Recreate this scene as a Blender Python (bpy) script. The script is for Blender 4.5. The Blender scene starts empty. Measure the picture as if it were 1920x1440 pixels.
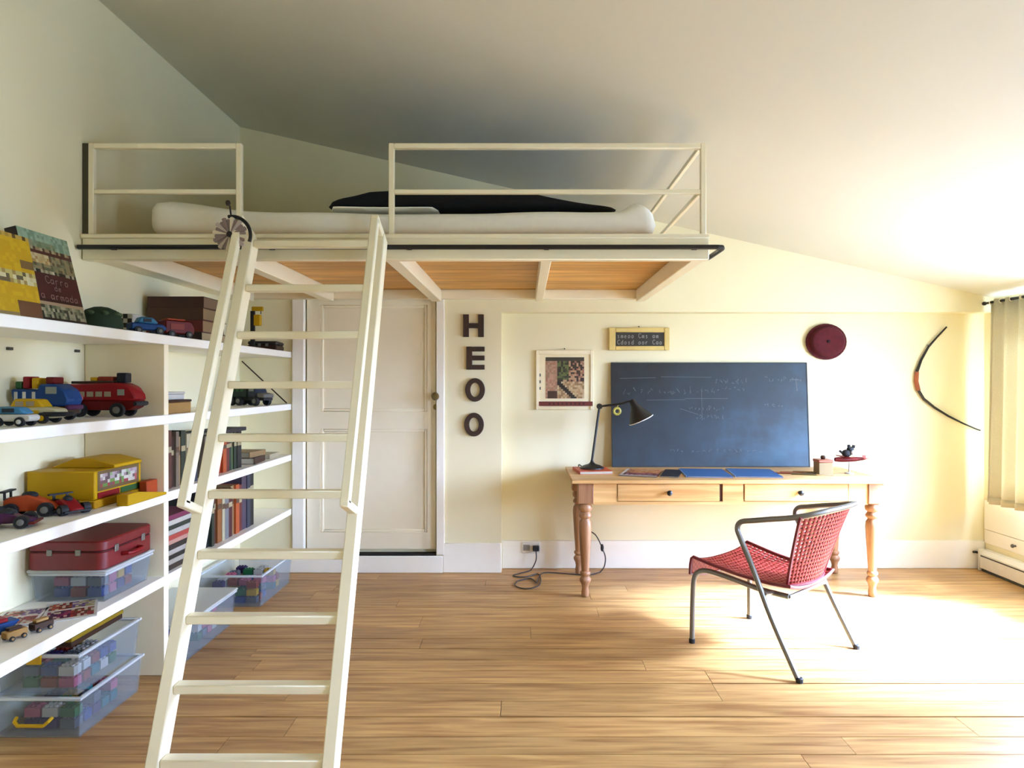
import bpy, bmesh, math, random
from mathutils import Vector, Matrix, Euler
random.seed(7)
R = math.radians
scene = bpy.context.scene
COL = scene.collection

# ------------------------------------------------------------------ camera
F, CX, CY, CH = 1250.0, 985.0, 718.0, 1.40       # focal (px of 1920), vanishing point, eye height
cam_d = bpy.data.cameras.new('camera'); cam = bpy.data.objects.new('camera', cam_d); COL.objects.link(cam)
cam.location = (0, 0, CH); cam.rotation_euler = (R(90), 0, 0)
cam_d.sensor_width = 36; cam_d.lens = 36*F/1920
cam_d.shift_x = -(CX-960)/1920; cam_d.shift_y = (CY-720)/1920
cam_d.clip_start = .05
scene.camera = cam

# ------------------------------------------------------------------ world, sun, exposure
world = bpy.data.worlds.new('sky'); scene.world = world; world.use_nodes = True
bg = world.node_tree.nodes['Background']
bg.inputs[1].default_value = 27
_n = world.node_tree.nodes; _l = world.node_tree.links                 # bright overcast sky above a darker garden
_tc = _n.new('ShaderNodeTexCoord'); _sp = _n.new('ShaderNodeSeparateXYZ'); _rp = _n.new('ShaderNodeValToRGB')
_l.new(_tc.outputs['Generated'], _sp.inputs[0]); _l.new(_sp.outputs['Z'], _rp.inputs[0]); _l.new(_rp.outputs[0], bg.inputs[0])
_rp.color_ramp.elements[0].position = 0.0; _rp.color_ramp.elements[0].color = (.11, .155, .22, 1)
_rp.color_ramp.elements[1].position = .06; _rp.color_ramp.elements[1].color = (.49, .645, 1, 1)
sun_d = bpy.data.lights.new('sun', 'SUN'); sun = bpy.data.objects.new('sun', sun_d); COL.objects.link(sun)
sun_d.energy = 52; sun_d.color = (.48, .64, 1); sun_d.angle = R(20)
sun.rotation_euler = Vector((-1.35, .30, -1.10)).to_track_quat('-Z', 'Y').to_euler()
def portal(name, loc, direction, sx, sy):
    d = bpy.data.lights.new(name, 'AREA'); d.shape = 'RECTANGLE'; d.size = sx; d.size_y = sy
    o = bpy.data.objects.new(name, d); COL.objects.link(o); o.location = loc
    o.rotation_euler = Vector(direction).to_track_quat('-Z', 'Z').to_euler()
    d.cycles.is_portal = True
WY0, WY1, WZ0, WZ1 = 2.75, 4.72, .58, 1.94          # side window opening
portal('side_window_portal', (3.60, (WY0+WY1)/2, (WZ0+WZ1)/2), (-1, 0, 0), WY1-WY0, WZ1-WZ0)
VY0, VY1 = .2, 1.4                                 # second side window, nearer the photographer
portal('near_window_portal', (3.60, (VY0+VY1)/2, (WZ0+WZ1)/2), (-1, 0, 0), VY1-VY0, WZ1-WZ0)
vs = scene.view_settings
vs.view_transform = 'Standard'; vs.look = 'None'; vs.gamma = 1; vs.use_curve_mapping = False
vs.exposure = 1.88
scene.cycles.use_denoising = True
scene.cycles.max_bounces = 10; scene.cycles.diffuse_bounces = 7; scene.cycles.transparent_max_bounces = 16
scene.cycles.sample_clamp_indirect = 12
scene.cycles.caustics_reflective = False; scene.cycles.caustics_refractive = False

# ------------------------------------------------------------------ helpers: points
def at(px, py, y):                                   # pixel + distance -> point
    s = F/y; return Vector(((px-CX)/s, y, CH+(CY-py)/s))
def lin(c):
    if isinstance(c, str):
        c = c.lstrip('#'); c = [int(c[i:i+2], 16)/255 for i in (0, 2, 4)]
    return tuple(v/12.92 if v <= .04045 else ((v+.055)/1.055)**2.4 for v in c)

# ------------------------------------------------------------------ materials
MATS = {}
PALE = {'wall_paint', 'ceiling_paint', 'trim_paint', 'door_paint', 'cream_steel', 'shelf_paint', 'white_linen', 'shelf_paint_warm_lit', 'heater_white', 'curtain_hem', 'socket_white', 'rim_white', 'backing_cream', 'frame_cream', 'frame_yellow', 'rosette_grey', 'rosette_cream', 'cover_flame'}
def M(name, col=None, rough=.5, metal=0., var=.06, scale=14., bump=0., stretch=(1, 1, 1), spec=.5):
    if name in MATS: return MATS[name]
    m = bpy.data.materials.new(name); m.use_nodes = True; MATS[name] = m
    nt = m.node_tree; b = nt.nodes['Principled BSDF']
    c = tuple(v*(1 if name in PALE else .58) for v in lin(col))
    b.inputs['Roughness'].default_value = rough; b.inputs['Metallic'].default_value = metal
    b.inputs['Specular IOR Level'].default_value = spec
    tc = nt.nodes.new('ShaderNodeTexCoord'); mp = nt.nodes.new('ShaderNodeMapping')
    mp.inputs['Scale'].default_value = stretch
    nz = nt.nodes.new('ShaderNodeTexNoise'); nz.inputs['Scale'].default_value = scale; nz.inputs['Detail'].default_value = 4
    nt.links.new(tc.outputs['Object'], mp.inputs[0]); nt.links.new(mp.outputs[0], nz.inputs['Vector'])
    mx = nt.nodes.new('ShaderNodeMix'); mx.data_type = 'RGBA'
    mx.inputs[6].default_value = tuple(max(0, v*(1-var*2)) for v in c)+(1,)
    mx.inputs[7].default_value = tuple(min(1, v*(1+var)) for v in c)+(1,)
    nt.links.new(nz.outputs['Fac'], mx.inputs[0]); nt.links.new(mx.outputs[2], b.inputs['Base Color'])
    if bump:
        bp = nt.nodes.new('ShaderNodeBump'); bp.inputs['Strength'].default_value = bump; bp.inputs['Distance'].default_value = .004
        nt.links.new(nz.outputs['Fac'], bp.inputs['Height']); nt.links.new(bp.outputs[0], b.inputs['Normal'])
    return m
def wood(name, dark, light, axis=0, rough=.5, grain=26., objrand=.5, knots=True):
    if name in MATS: return MATS[name]
    m = bpy.data.materials.new(name); m.use_nodes = True; MATS[name] = m
    nt = m.node_tree; N = nt.nodes; L = nt.links; b = N['Principled BSDF']
    b.inputs['Roughness'].default_value = rough
    geo = N.new('ShaderNodeNewGeometry'); oi = N.new('ShaderNodeObjectInfo')
    add = N.new('ShaderNodeVectorMath'); add.operation = 'MULTIPLY_ADD'
    L.new(oi.outputs['Random'], add.inputs[0]); add.inputs[1].default_value = (37, 11, 23); L.new(geo.outputs['Position'], add.inputs[2])
    mp = N.new('ShaderNodeMapping'); sc = [1., 1., 1.]; sc[axis] = .07; mp.inputs['Scale'].default_value = sc
    L.new(add.outputs[0], mp.inputs[0])
    n1 = N.new('ShaderNodeTexNoise'); n1.inputs['Scale'].default_value = grain; n1.inputs['Detail'].default_value = 6; n1.inputs['Distortion'].default_value = .6
    L.new(mp.outputs[0], n1.inputs['Vector'])
    n2 = N.new('ShaderNodeTexNoise'); n2.inputs['Scale'].default_value = 1.7; n2.inputs['Detail'].default_value = 3
    L.new(add.outputs[0], n2.inputs['Vector'])
    r = N.new('ShaderNodeValToRGB'); r.color_ramp.elements[0].position = .3; r.color_ramp.elements[1].position = .68
    r.color_ramp.elements[0].color = lin(dark)+(1,); r.color_ramp.elements[1].color = lin(light)+(1,)
    L.new(n1.outputs['Fac'], r.inputs[0])
    ad = N.new('ShaderNodeMath'); ad.operation = 'MULTIPLY_ADD'; ad.inputs[1].default_value = objrand; ad.inputs[2].default_value = 1-objrand*.5
    L.new(oi.outputs['Random'], ad.inputs[0])
    a2 = N.new('ShaderNodeMath'); a2.operation = 'MULTIPLY_ADD'; a2.inputs[1].default_value = .5; a2.inputs[2].default_value = .75
    L.new(n2.outputs['Fac'], a2.inputs[0])
    mu = N.new('ShaderNodeMath'); mu.operation = 'MULTIPLY'; L.new(ad.outputs[0], mu.inputs[0]); L.new(a2.outputs[0], mu.inputs[1])
    vm = N.new('ShaderNodeVectorMath'); vm.operation = 'SCALE'; L.new(r.outputs[0], vm.inputs[0]); L.new(mu.outputs[0], vm.inputs['Scale'])
    L.new(vm.outputs[0], b.inputs['Base Color'])
    bp = N.new('ShaderNodeBump'); bp.inputs['Strength'].default_value = .25; bp.inputs['Distance'].default_value = .002
    L.new(n1.outputs['Fac'], bp.inputs['Height']); L.new(bp.outputs[0], b.inputs['Normal'])
    return m
def print_mat():
    if 'print' in MATS: return MATS['print']
    m = bpy.data.materials.new('print'); m.use_nodes = True; MATS['print'] = m
    nt = m.node_tree; b = nt.nodes['Principled BSDF']; b.inputs['Roughness'].default_value = .45
    a = nt.nodes.new('ShaderNodeVertexColor'); a.layer_name = 'ink'
    nt.links.new(a.outputs[0], b.inputs['Base Color']); return m
def clear_plastic(name, tint, opac=.1):
    if name in MATS: return MATS[name]
    m = bpy.data.materials.new(name); m.use_nodes = True; MATS[name] = m
    nt = m.node_tree; b = nt.nodes['Principled BSDF']; out = nt.nodes['Material Output']
    b.inputs['Base Color'].default_value = lin(tint)+(1,); b.inputs['Roughness'].default_value = .18
    t = nt.nodes.new('ShaderNodeBsdfTransparent'); t.inputs[0].default_value = (.93, .95, .97, 1)
    fr = nt.nodes.new('ShaderNodeLayerWeight'); fr.inputs[0].default_value = .25
    ma = nt.nodes.new('ShaderNodeMath'); ma.operation = 'MULTIPLY_ADD'; ma.inputs[1].default_value = .3; ma.inputs[2].default_value = opac
    mx = nt.nodes.new('ShaderNodeMixShader')
    nt.links.new(fr.outputs['Facing'], ma.inputs[0]); nt.links.new(ma.outputs[0], mx.inputs[0])
    nt.links.new(t.outputs[0], mx.inputs[1]); nt.links.new(b.outputs[0], mx.inputs[2]); nt.links.new(mx.outputs[0], out.inputs[0])
    return m
def curtain_mat():
    m = bpy.data.materials.new('curtain_cotton'); m.use_nodes = True
    nt = m.node_tree; b = nt.nodes['Principled BSDF']; out = nt.nodes['Material Output']
    b.inputs['Roughness'].default_value = .9
    tc = nt.nodes.new('ShaderNodeTexCoord'); wv = nt.nodes.new('ShaderNodeTexNoise'); wv.inputs['Scale'].default_value = 160
    nt.links.new(tc.outputs['Object'], wv.inputs['Vector'])
    mx = nt.nodes.new('ShaderNodeMix'); mx.data_type = 'RGBA'
    mx.inputs[6].default_value = lin('#b9b39a')+(1,); mx.inputs[7].default_value = lin('#d2ccb6')+(1,)
    nt.links.new(wv.outputs['Fac'], mx.inputs[0]); nt.links.new(mx.outputs[2], b.inputs['Base Color'])
    t = nt.nodes.new('ShaderNodeBsdfTranslucent'); t.inputs[0].default_value = lin('#efe6c4')+(1,)
    ms = nt.nodes.new('ShaderNodeMixShader'); ms.inputs[0].default_value = .12
    nt.links.new(b.outputs[0], ms.inputs[1]); nt.links.new(t.outputs[0], ms.inputs[2]); nt.links.new(ms.outputs[0], out.inputs[0])
    return m

WALL = M('wall_paint', '#e7dfbc', .75, var=.015, scale=3, bump=.05)
CEIL = M('ceiling_paint', '#d5d5ca', .8, var=.02, scale=2, bump=.04)
TRIM = M('trim_paint', '#f2eee2', .4, var=.015)
SHELFW_WARM_LIT = M('shelf_paint_warm_lit', '#efe5c8', .45, var=.02)  # shelf paint yellowed, with the dividers' warm light put into the colour
DOORP = M('door_paint', '#efe6cc', .35, var=.02)
CREAM = M('cream_steel', '#efe7cb', .38, var=.02)
SHELFW = M('shelf_paint', '#f3f1ea', .42, var=.02)
BLACK = M('black_steel', '#141315', .4, var=.05)
RUBBER = M('black_rubber', '#17161a', .7, var=.1)
PLANK = wood('floor_pine', '#906436', '#c39a60', 0, .42, 34, .22)
DECK = wood('deck_pine', '#b5803a', '#e2b25e', 0, .5, 22, .3)
PINE = wood('table_pine', '#b88a50', '#dab57c', 0, .45, 24, .1)
PINEV = wood('table_leg_pine', '#7d5538', '#b58863', 2, .45, 24, .15)
CHROME = M('steel_tube', '#9a978f', .4, .6, var=.05)
SHEET = M('white_linen', '#eeebe0', .9, var=.03, scale=30, bump=.2)
PRINT = print_mat()

# ------------------------------------------------------------------ mesh builder
class MB:
    def __init__(s): s.v = []; s.f = []
    def add(s, vs, fs, mat=None):
        n = len(s.v)
        s.v += [(mat @ Vector(v)) if mat else Vector(v) for v in vs]
        s.f += [tuple(i+n for i in f) for f in fs]; return s
    def box(s, x0, x1, y0, y1, z0, z1, mat=None):
        vs = [(x, y, z) for z in (z0, z1) for y in (y0, y1) for x in (x0, x1)]
        return s.add(vs, [(0, 2, 3, 1), (4, 5, 7, 6), (0, 1, 5, 4), (2, 6, 7, 3), (0, 4, 6, 2), (1, 3, 7, 5)], mat)
    def bar(s, p0, p1, w, h, up=(0, 0, 1)):           # rectangular bar; h is measured along "up"
        p0 = Vector(p0); p1 = Vector(p1); d = (p1-p0); l = d.length; d.normalize()
        a = d.cross(Vector(up)).normalized(); u = a.cross(d).normalized()
        m = Matrix.Translation(p0) @ Matrix((a, d, u)).transposed().to_4x4()
        return s.box(-w/2, w/2, 0, l, -h/2, h/2, m)
    def tube(s, pts, r, seg=8, closed=False):
        pts = [Vector(p) for p in pts]; n = len(pts); vs = []; fs = []; ref = None
        for i, p in enumerate(pts):
            a = pts[(i-1) % n] if (closed or i) else p; b = pts[(i+1) % n] if (closed or i < n-1) else p
            t = (b-a).normalized()
            if ref is None: ref = t.orthogonal().normalized()
            ref = (ref-t*ref.dot(t)).normalized(); q = t.cross(ref)
            rr = r[i] if isinstance(r, (list, tuple)) else r
            vs += [p+(ref*math.cos(k*2*math.pi/seg)+q*math.sin(k*2*math.pi/seg))*rr for k in range(seg)]
        m = n if closed else n-1
        for i in range(m):
            j = (i+1) % n
            for k in range(seg): fs.append((i*seg+k, i*seg+(k+1) % seg, j*seg+(k+1) % seg, j*seg+k))
        if not closed: fs += [tuple(range(seg))[::-1], tuple((n-1)*seg+k for k in range(seg))]
        return s.add(vs, fs)
    def lathe(s, prof, seg=16, mat=None):             # profile of (radius, z)
        vs = []; fs = []; n = len(prof)
        for r, z in prof: vs += [(r*math.cos(k*2*math.pi/seg), r*math.sin(k*2*math.pi/seg), z) for k in range(seg)]
        for i in range(n-1):
            for k in range(seg): fs.append((i*seg+k, i*seg+(k+1) % seg, (i+1)*seg+(k+1) % seg, (i+1)*seg+k))
        fs += [tuple(range(seg))[::-1], tuple((n-1)*seg+k for k in range(seg))]
        return s.add(vs, fs, mat)
    def prism(s, poly, h0, h1, mat=None):             # polygon in local xy, extruded along local z
        n = len(poly); vs = [(x, y, h0) for x, y in poly]+[(x, y, h1) for x, y in poly]
        fs = [tuple(range(n))[::-1], tuple(range(n, 2*n))]+[(i, (i+1) % n, n+(i+1) % n, n+i) for i in range(n)]
        return s.add(vs, fs, mat)
    def ell(s, c, r, seg=14, rings=8, mat=None):
        prof = [(max(1e-4, math.sin(math.pi*i/rings)), -math.cos(math.pi*i/rings)) for i in range(rings+1)]
        m = Matrix.Translation(Vector(c)) @ Matrix.Diagonal(Vector((r[0], r[1], r[2], 1)))
        return s.lathe(prof, seg, (mat @ m) if mat else m)
    def grid(s, fn, nu, nv, closed_u=False, skip=None):
        vs = [fn(i/nu, j/nv) for j in range(nv+1) for i in range(nu+1)]
        fs = [(j*(nu+1)+i, j*(nu+1)+i+1, (j+1)*(nu+1)+i+1, (j+1)*(nu+1)+i) for j in range(nv) for i in range(nu) if not (skip and skip(i, j))]
        return s.add(vs, fs)
XY = Matrix.Identity(4)
YZ = Matrix(((0, 0, 1, 0), (1, 0, 0, 0), (0, 1, 0, 0), (0, 0, 0, 1)))      # poly (x,y)->(world y,z), extrude along x
XZ = Matrix(((1, 0, 0, 0), (0, 0, -1, 0), (0, 1, 0, 0), (0, 0, 0, 1)))     # poly (x,y)->(world x,z), extrude along -y
AX = Matrix(((0, 0, 1, 0), (1, 0, 0, 0), (0, 1, 0, 0), (0, 0, 0, 1)))      # lathe axis -> x
AY = Matrix(((1, 0, 0, 0), (0, 0, -1, 0), (0, 1, 0, 0), (0, 0, 0, 1)))     # lathe axis -> -y

def link(name, me, parent=None):
    o = bpy.data.objects.new(name, me); COL.objects.link(o)
    if parent is not None: o.parent = parent
    return o
def wmat(o):
    m = Matrix.Translation(o.location) @ o.rotation_euler.to_matrix().to_4x4()
    return (wmat(o.parent) @ m) if o.parent else m
def part(name, mb, mat, parent=None, bevel=0, world=False, sharp=35, seg=1, label=None):
    me = bpy.data.meshes.new(name)
    v = mb.v
    if world and parent is not None:
        inv = wmat(parent).inverted(); v = [inv @ p for p in v]
    me.from_pydata([tuple(p) for p in v], [], mb.f); me.update()
    bm = bmesh.new(); bm.from_mesh(me); bmesh.ops.recalc_face_normals(bm, faces=bm.faces); bm.to_mesh(me); bm.free()
    for p in me.polygons: p.use_smooth = True
    me.set_sharp_from_angle(angle=R(sharp))
    me.materials.append(mat)
    o = link(name, me, parent)
    if bevel:
        b = o.modifiers.new('bevel', 'BEVEL'); b.width = bevel; b.segments = seg; b.limit_method = 'ANGLE'
    if label: o['label'] = label
    return o
def tag(o, label, cat, group=None, kind=None):
    if label: o['label'] = label
    if cat: o['category'] = cat
    if group: o['group'] = group
    if kind: o['kind'] = kind
    return o
def thing(name, label, cat, loc=(0, 0, 0), rz=0, group=None):
    o = link(name, None); o.location = loc; o.rotation_euler = (0, 0, rz); o.empty_display_size = .1
    return tag(o, label, cat, group)
def struct(name, mb, mat, parent=None, bevel=0, label=None):
    o = part(name, mb, mat, parent, bevel)
    if parent is None: o['kind'] = 'structure'
    if label: o['label'] = label
    return o
def print_sheet(name, parent, o, u, v, nu, nv, fn, world=False, label=None):
    o = Vector(o); u = Vector(u); v = Vector(v)
    me = bpy.data.meshes.new(name); vs = []; fs = []; cs = []
    inv = wmat(parent).inverted() if (world and parent) else None
    for j in range(nv):
        for i in range(nu):
            n = len(vs)
            q = [o+u*(i/nu)+v*(j/nv), o+u*((i+1)/nu)+v*(j/nv), o+u*((i+1)/nu)+v*((j+1)/nv), o+u*(i/nu)+v*((j+1)/nv)]
            vs += [(inv @ p) if inv else p for p in q]; fs.append((n, n+1, n+2, n+3)); cs.append(tuple(q*.66 for q in lin(fn((i+.5)/nu, (j+.5)/nv))))
    me.from_pydata([tuple(p) for p in vs], [], fs); me.update()
    a = me.color_attributes.new('ink', 'FLOAT_COLOR', 'CORNER')
    for k, c in enumerate(cs):
        for t in range(4): a.data[k*4+t].color = c+(1,)
    me.materials.append(PRINT)
    ob = link(name, me, parent)
    if label: ob['label'] = label
    return ob

# ================================================================== THE ROOM
XL, XR, YB, YN, YF = -2.11, 3.47, 4.93, 5.042, -1.6
def ceil_z(x): return 3.293-.227*(x-XL)
floor = struct('floor', MB().box(XL-.2, XR+.2, YF-.2, YN+.2, -.12, -.022), M('subfloor', '#4b3218', .9))
floor['label'] = 'worn pine plank floor'
unit = bpy.data.meshes.new('plank'); mb = MB().box(0, 1, 0, 1, -1, 0)
unit.from_pydata([tuple(p) for p in mb.v], [], mb.f); unit.materials.append(PLANK); unit.update()
rng = random.Random(11); y = YN; npl = 0
gaps = {}
while y > YF:
    w = rng.choice([.125, .14, .155, .17])
    x = XL-.0; joints = []
    xx = XL+rng.uniform(.7, 2.6)
    while xx < XR-.5: joints.append(xx); xx += rng.uniform(1.7, 3.2)
    ends = [XL]+joints+[XR]
    gap = .009 if rng.random() < .2 else .0035
    for a, b in zip(ends, ends[1:]):
        p = link('plank', unit, floor); p.location = (a+.0012, max(YF, y-w)+gap, -rng.uniform(0, .0012)); p.scale = (b-a-.0024, min(w, y-YF)-gap, .022)
        bv = None
    y -= w

struct('wall_left', MB().box(XL-.2, XL, YF-.2, YN+.2, -.12, 3.6), WALL)['label'] = 'tall white wall behind the bookshelf'
DX0, DX1, DZ0, DZ1 = -1.645, -.612, .13, 2.12
NX, NZ = -.177, 1.924
wb = MB()
wb.box(XL, DX0, YB, YN+.2, -.1, 3.5).box(DX1, NX, YB, YN+.2, -.1, 3.5).box(DX0, DX1, YB, YN+.2, DZ1, 3.5)
wb.box(DX0, DX1, YB, YN+.2, -.1, DZ0).box(DX0, DX1, YB+.075, YN+.2, DZ0, DZ1)
struct('wall_back', wb, WALL)['label'] = 'white end wall around the door'
struct('wall_back_upper', MB().box(NX, XR+.2, YB, YN+.2, NZ, 3.5), WALL)['label'] = 'white end wall above the recess'
struct('wall_recess', MB().box(NX, XR+.2, YN, YN+.2, -.1, NZ), WALL)['label'] = 'white wall at the back of the shallow recess'
wr = MB()
wr.box(XR, XR+.2, YF-.2, VY0, -.1, 2.3).box(XR, XR+.2, VY1, WY0, -.1, 2.3).box(XR, XR+.2, WY1, YN+.2, -.1, 2.3)
for q0, q1 in ((VY0, VY1), (WY0, WY1)): wr.box(XR, XR+.2, q0, q1, -.1, WZ0).box(XR, XR+.2, q0, q1, WZ1, 2.3)
struct('wall_right', wr, WALL)['label'] = 'low white window wall'
struct('wall_front', MB().box(XL, XR, YF-.2, YF, -.1, 3.5), WALL)['label'] = 'plain white wall facing the loft bed'
x0, x1 = XL-.2, XR+.2
cm = MB().add([(x0, YF-.2, ceil_z(x0)), (x1, YF-.2, ceil_z(x1)), (x1, YN+.2, ceil_z(x1)), (x0, YN+.2, ceil_z(x0)),
               (x0, YF-.2, ceil_z(x0)+.15), (x1, YF-.2, ceil_z(x1)+.15), (x1, YN+.2, ceil_z(x1)+.15), (x0, YN+.2, ceil_z(x0)+.15)],
              [(0, 3, 2, 1), (4, 5, 6, 7), (0, 1, 5, 4), (1, 2, 6, 5), (2, 3, 7, 6), (3, 0, 4, 7)])
struct('ceiling', cm, CEIL)['label'] = 'sloping white plaster ceiling'
struct('sun_blocker_roof', MB().box(XR+.2, XR+1.95, VY0-.7, VY1+.35, 2.02, 2.10), M('sun_blocker_boards', '#8a8578', .8))['label'] = 'added unseen roof keeping sun out of the uncurtained side window'  # out-of-view roof added to block direct sun at the near window
# window frames (deep in the openings)
def window(name, axis, a0, a1, z0, z1, at_, n, label):
    w = link(name, None); w['kind'] = 'structure'; w['label'] = label
    def bx(u0, u1, v0, v1, t=.05):
        return MB().box(at_-t/2, at_+t/2, u0, u1, v0, v1) if axis == 'y' else MB().box(u0, u1, at_-t/2, at_+t/2, v0, v1)
    part('frame', bx(a0, a0+.05, z0, z1), TRIM, w); part('frame', bx(a1-.05, a1, z0, z1), TRIM, w)
    part('frame', bx(a0+.05, a1-.05, z0, z0+.05), TRIM, w); part('frame', bx(a0+.05, a1-.05, z1-.05, z1), TRIM, w)
    for k in range(1, n):
        c = a0+(a1-a0)*k/n; part('mullion', bx(c-.02, c+.02, z0+.05, z1-.05, .04), TRIM, w)
    return w
window('window_1', 'y', WY0, WY1, WZ0, WZ1, XR+.14, 3, 'wide white side window behind the curtain')
window('window_2', 'y', VY0, VY1, WZ0, WZ1, XR+.14, 3, 'wide white side window without a curtain')
struct('trim_1', MB().box(XR-.05, XR+.1, WY0-.04, WY1+.04, WZ0-.03, WZ0), TRIM, bevel=.004)['label'] = 'white sill of the side window'
# baseboards
bb = MB().box(DX1+.005, NX, YB-.018, YB, 0, .217).box(XL, DX1+.005, YB-.018, YB, 0, DZ0-.006)
struct('baseboard_back', bb, TRIM, bevel=.004)['label'] = 'white baseboard running on under the raised door'
struct('baseboard_recess', MB().box(NX, XR, YN-.016, YN, 0, .212), TRIM, bevel=.004)['label'] = 'white baseboard in the wall recess'
struct('baseboard_left', MB().box(XL, XL+.015, YF, 1.3, 0, .2), TRIM, bevel=.004)
struct('baseboard_right', MB().box(XR-.015, XR, YF, 1.2, 0, .2), TRIM, bevel=.004)
# door
door = link('door_1', None); door['kind'] = 'structure'; door['label'] = 'cream two-panel door set above a step'; door.location = (0, YB+.03, 0)
lx0, lx1, lz0, lz1 = DX0+.02, DX1-.055, DZ0+.035, DZ1-.02
px0, px1 = at(598, 0, YB)[0], at(800, 0, YB)[0]
zp = [at(0, q, YB)[2] for q in (1000, 805, 772)]+[1.98]
lf = MB().box(lx0, px0, 0, .04, lz0, lz1).box(px1, lx1, 0, .04, lz0, lz1)
lf.box(px0, px1, 0, .04, lz0, zp[0]).box(px0, px1, 0, .04, zp[1], zp[2]).box(px0, px1, 0, .04, zp[3], lz1)
part('leaf', lf, DOORP, door)
for za, zb in ((zp[0], zp[1]), (zp[2], zp[3])):
    p = part('panel', MB().box(px0, px1, .022, .038, za, zb), DOORP, door)
    m = MB()
    for (a, b, c, d) in ((px0, px0+.022, za, zb), (px1-.022, px1, za, zb), (px0+.022, px1-.022, za, za+.022), (px0+.022, px1-.022, zb-.022, zb)):
        m.box(a, b, .006, .024, c, d)
    part('moulding', m, DOORP, p, bevel=.005)
kp = at(817, 743, YB)
part('door_knob', MB().lathe([(.030, 0), (.030, .006), (.011, .01), (.011, .035), (.025, .045), (.029, .06), (.02, .075), (.002, .079)], 18, Matrix.Translation((kp[0], 0, kp[2])) @ AY),
     M('aged_brass', '#a08a55', .35, .8), door, label='round aged brass door knob')
part('keyhole_plate', MB().lathe([(.022, 0), (.022, .007), (.004, .008)], 16, Matrix.Translation((kp[0], 0, kp[2]-.08)) @ AY), M('aged_brass'), door)
tr = MB().box(at(549, 0, YB)[0], DX0+.012, YB-.02, YB+.03, DZ0, DZ1+.06).box(DX1-.045, DX1+.015, YB-.02, YB+.03, DZ0+.002, DZ1+.06)
struct('trim_2', tr, TRIM, bevel=.005)['label'] = 'cream door casing'
struct('trim_3', MB().box(DX0+.012, DX1-.045, YB-.012, YB+.06, DZ0-.004, DZ0+.006), M('dark_gap', '#2a211b', .8))['label'] = 'dark sill under the door'

# ================================================================== LOFT BED
BY = 3.165; BX0, BX1 = XL+.005, .873; BZ0, BZD, BZ1 = 1.99, 2.085, 2.10
bed = thing('loft_bed', 'cream steel loft bed platform with pine deck fixed high over the door', 'loft bed', (-.62, YB-.02, BZ0))
W = dict(world=True)
part('front_beam', MB().box(BX0, BX1, BY, BY+.05, BZ0-.005, BZ1), CREAM, bed, .004, **W)
part('back_beam', MB().box(BX0, BX1, YB-.052, YB-.002, BZ0+.025, BZD), CREAM, bed, .004, **W)
for a, b in ((BX0, BX0+.12), (-1.47, -1.40), (-.685, -.615), (.074, .128), (.81, BX1)):
    part('joist', MB().box(a, b, BY+.05, YB-.052, BZ0+.005, BZD), CREAM, bed, .004, **W)
nb = 14; dw = (YB-.004-BY-.004)/nb
for k in range(nb):
    part('deck_board', MB().box(BX0+.004, BX1-.004, BY+.004+k*dw+.0015, BY+.004+(k+1)*dw-.0015, BZD, BZD+.02), DECK, bed, **W)
part('front_lip', MB().box(BX0, BX1, BY-.012, BY+.004, BZD+.0, BZ1+.006), CREAM, bed, .003, **W)
ZT, ZM = 2.529, 2.312
def rail(pts, w=.026, name='rail'):
    m = MB()
    for a, b in zip(pts, pts[1:]): m.bar(a, b, w, w, (0, 0, 1) if abs((Vector(b)-Vector(a)).normalized().z) < .9 else (0, 1, 0))
    return part(name, m, CREAM, bed, .003, **W)
def X(px, y=BY): return (px-CX)*y/F
yr = BY+.02
for pxs in ((168, 446), (733, 1320)):
    for p in pxs: rail([(X(p), yr, BZ1), (X(p), yr, ZT+.013)], .026, 'post')
    rail([(X(pxs[0])+.013, yr, ZT), (X(pxs[1])-.013, yr, ZT)]); rail([(X(pxs[0])+.013, yr, ZM), (X(pxs[1])-.013, yr, ZM)], .022)
for z, w in ((ZT, .022), (ZM, .022)): rail([(X(1316), yr+.015, z), (X(1316), YB-.004, z)], w)
rail([(X(1316), YB-.02, BZ1+.006), (X(1316), YB-.02, ZT-.012)], .024, 'post')
part('wall_shade_strip', MB().box(XL+.002, XL+.03, yr-.012, yr+.02, BZ1+.006, ZT+.012), M('shade_olive', '#57523a', .6), bed, world=True, label='dark olive strip standing in for shade against the wall')  # dark strip painted as the shade between railing and wall
yt = BY-.035; zt = 2.038
part('ladder_track', MB().tube([(XL+.01, yt, zt), (.905, yt, zt)], .0115, 8), BLACK, bed, **W, label='black steel track for the ladder hooks')
part('ladder_track', MB().tube([(.90, yt, zt), (.925, yt+.005, zt), (.935, yt+.03, zt), (.935, yt+.27, zt), (.925, yt+.29, zt), (.87, yt+.29, zt)], .0115, 8), BLACK, bed, **W)
for x in (-1.95, -1.2, -.55, .1, .8):
    part('track_bracket', MB().box(x-.012, x+.012, yt+.008, BY+.001, zt-.008, zt+.008), BLACK, bed, **W)

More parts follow.
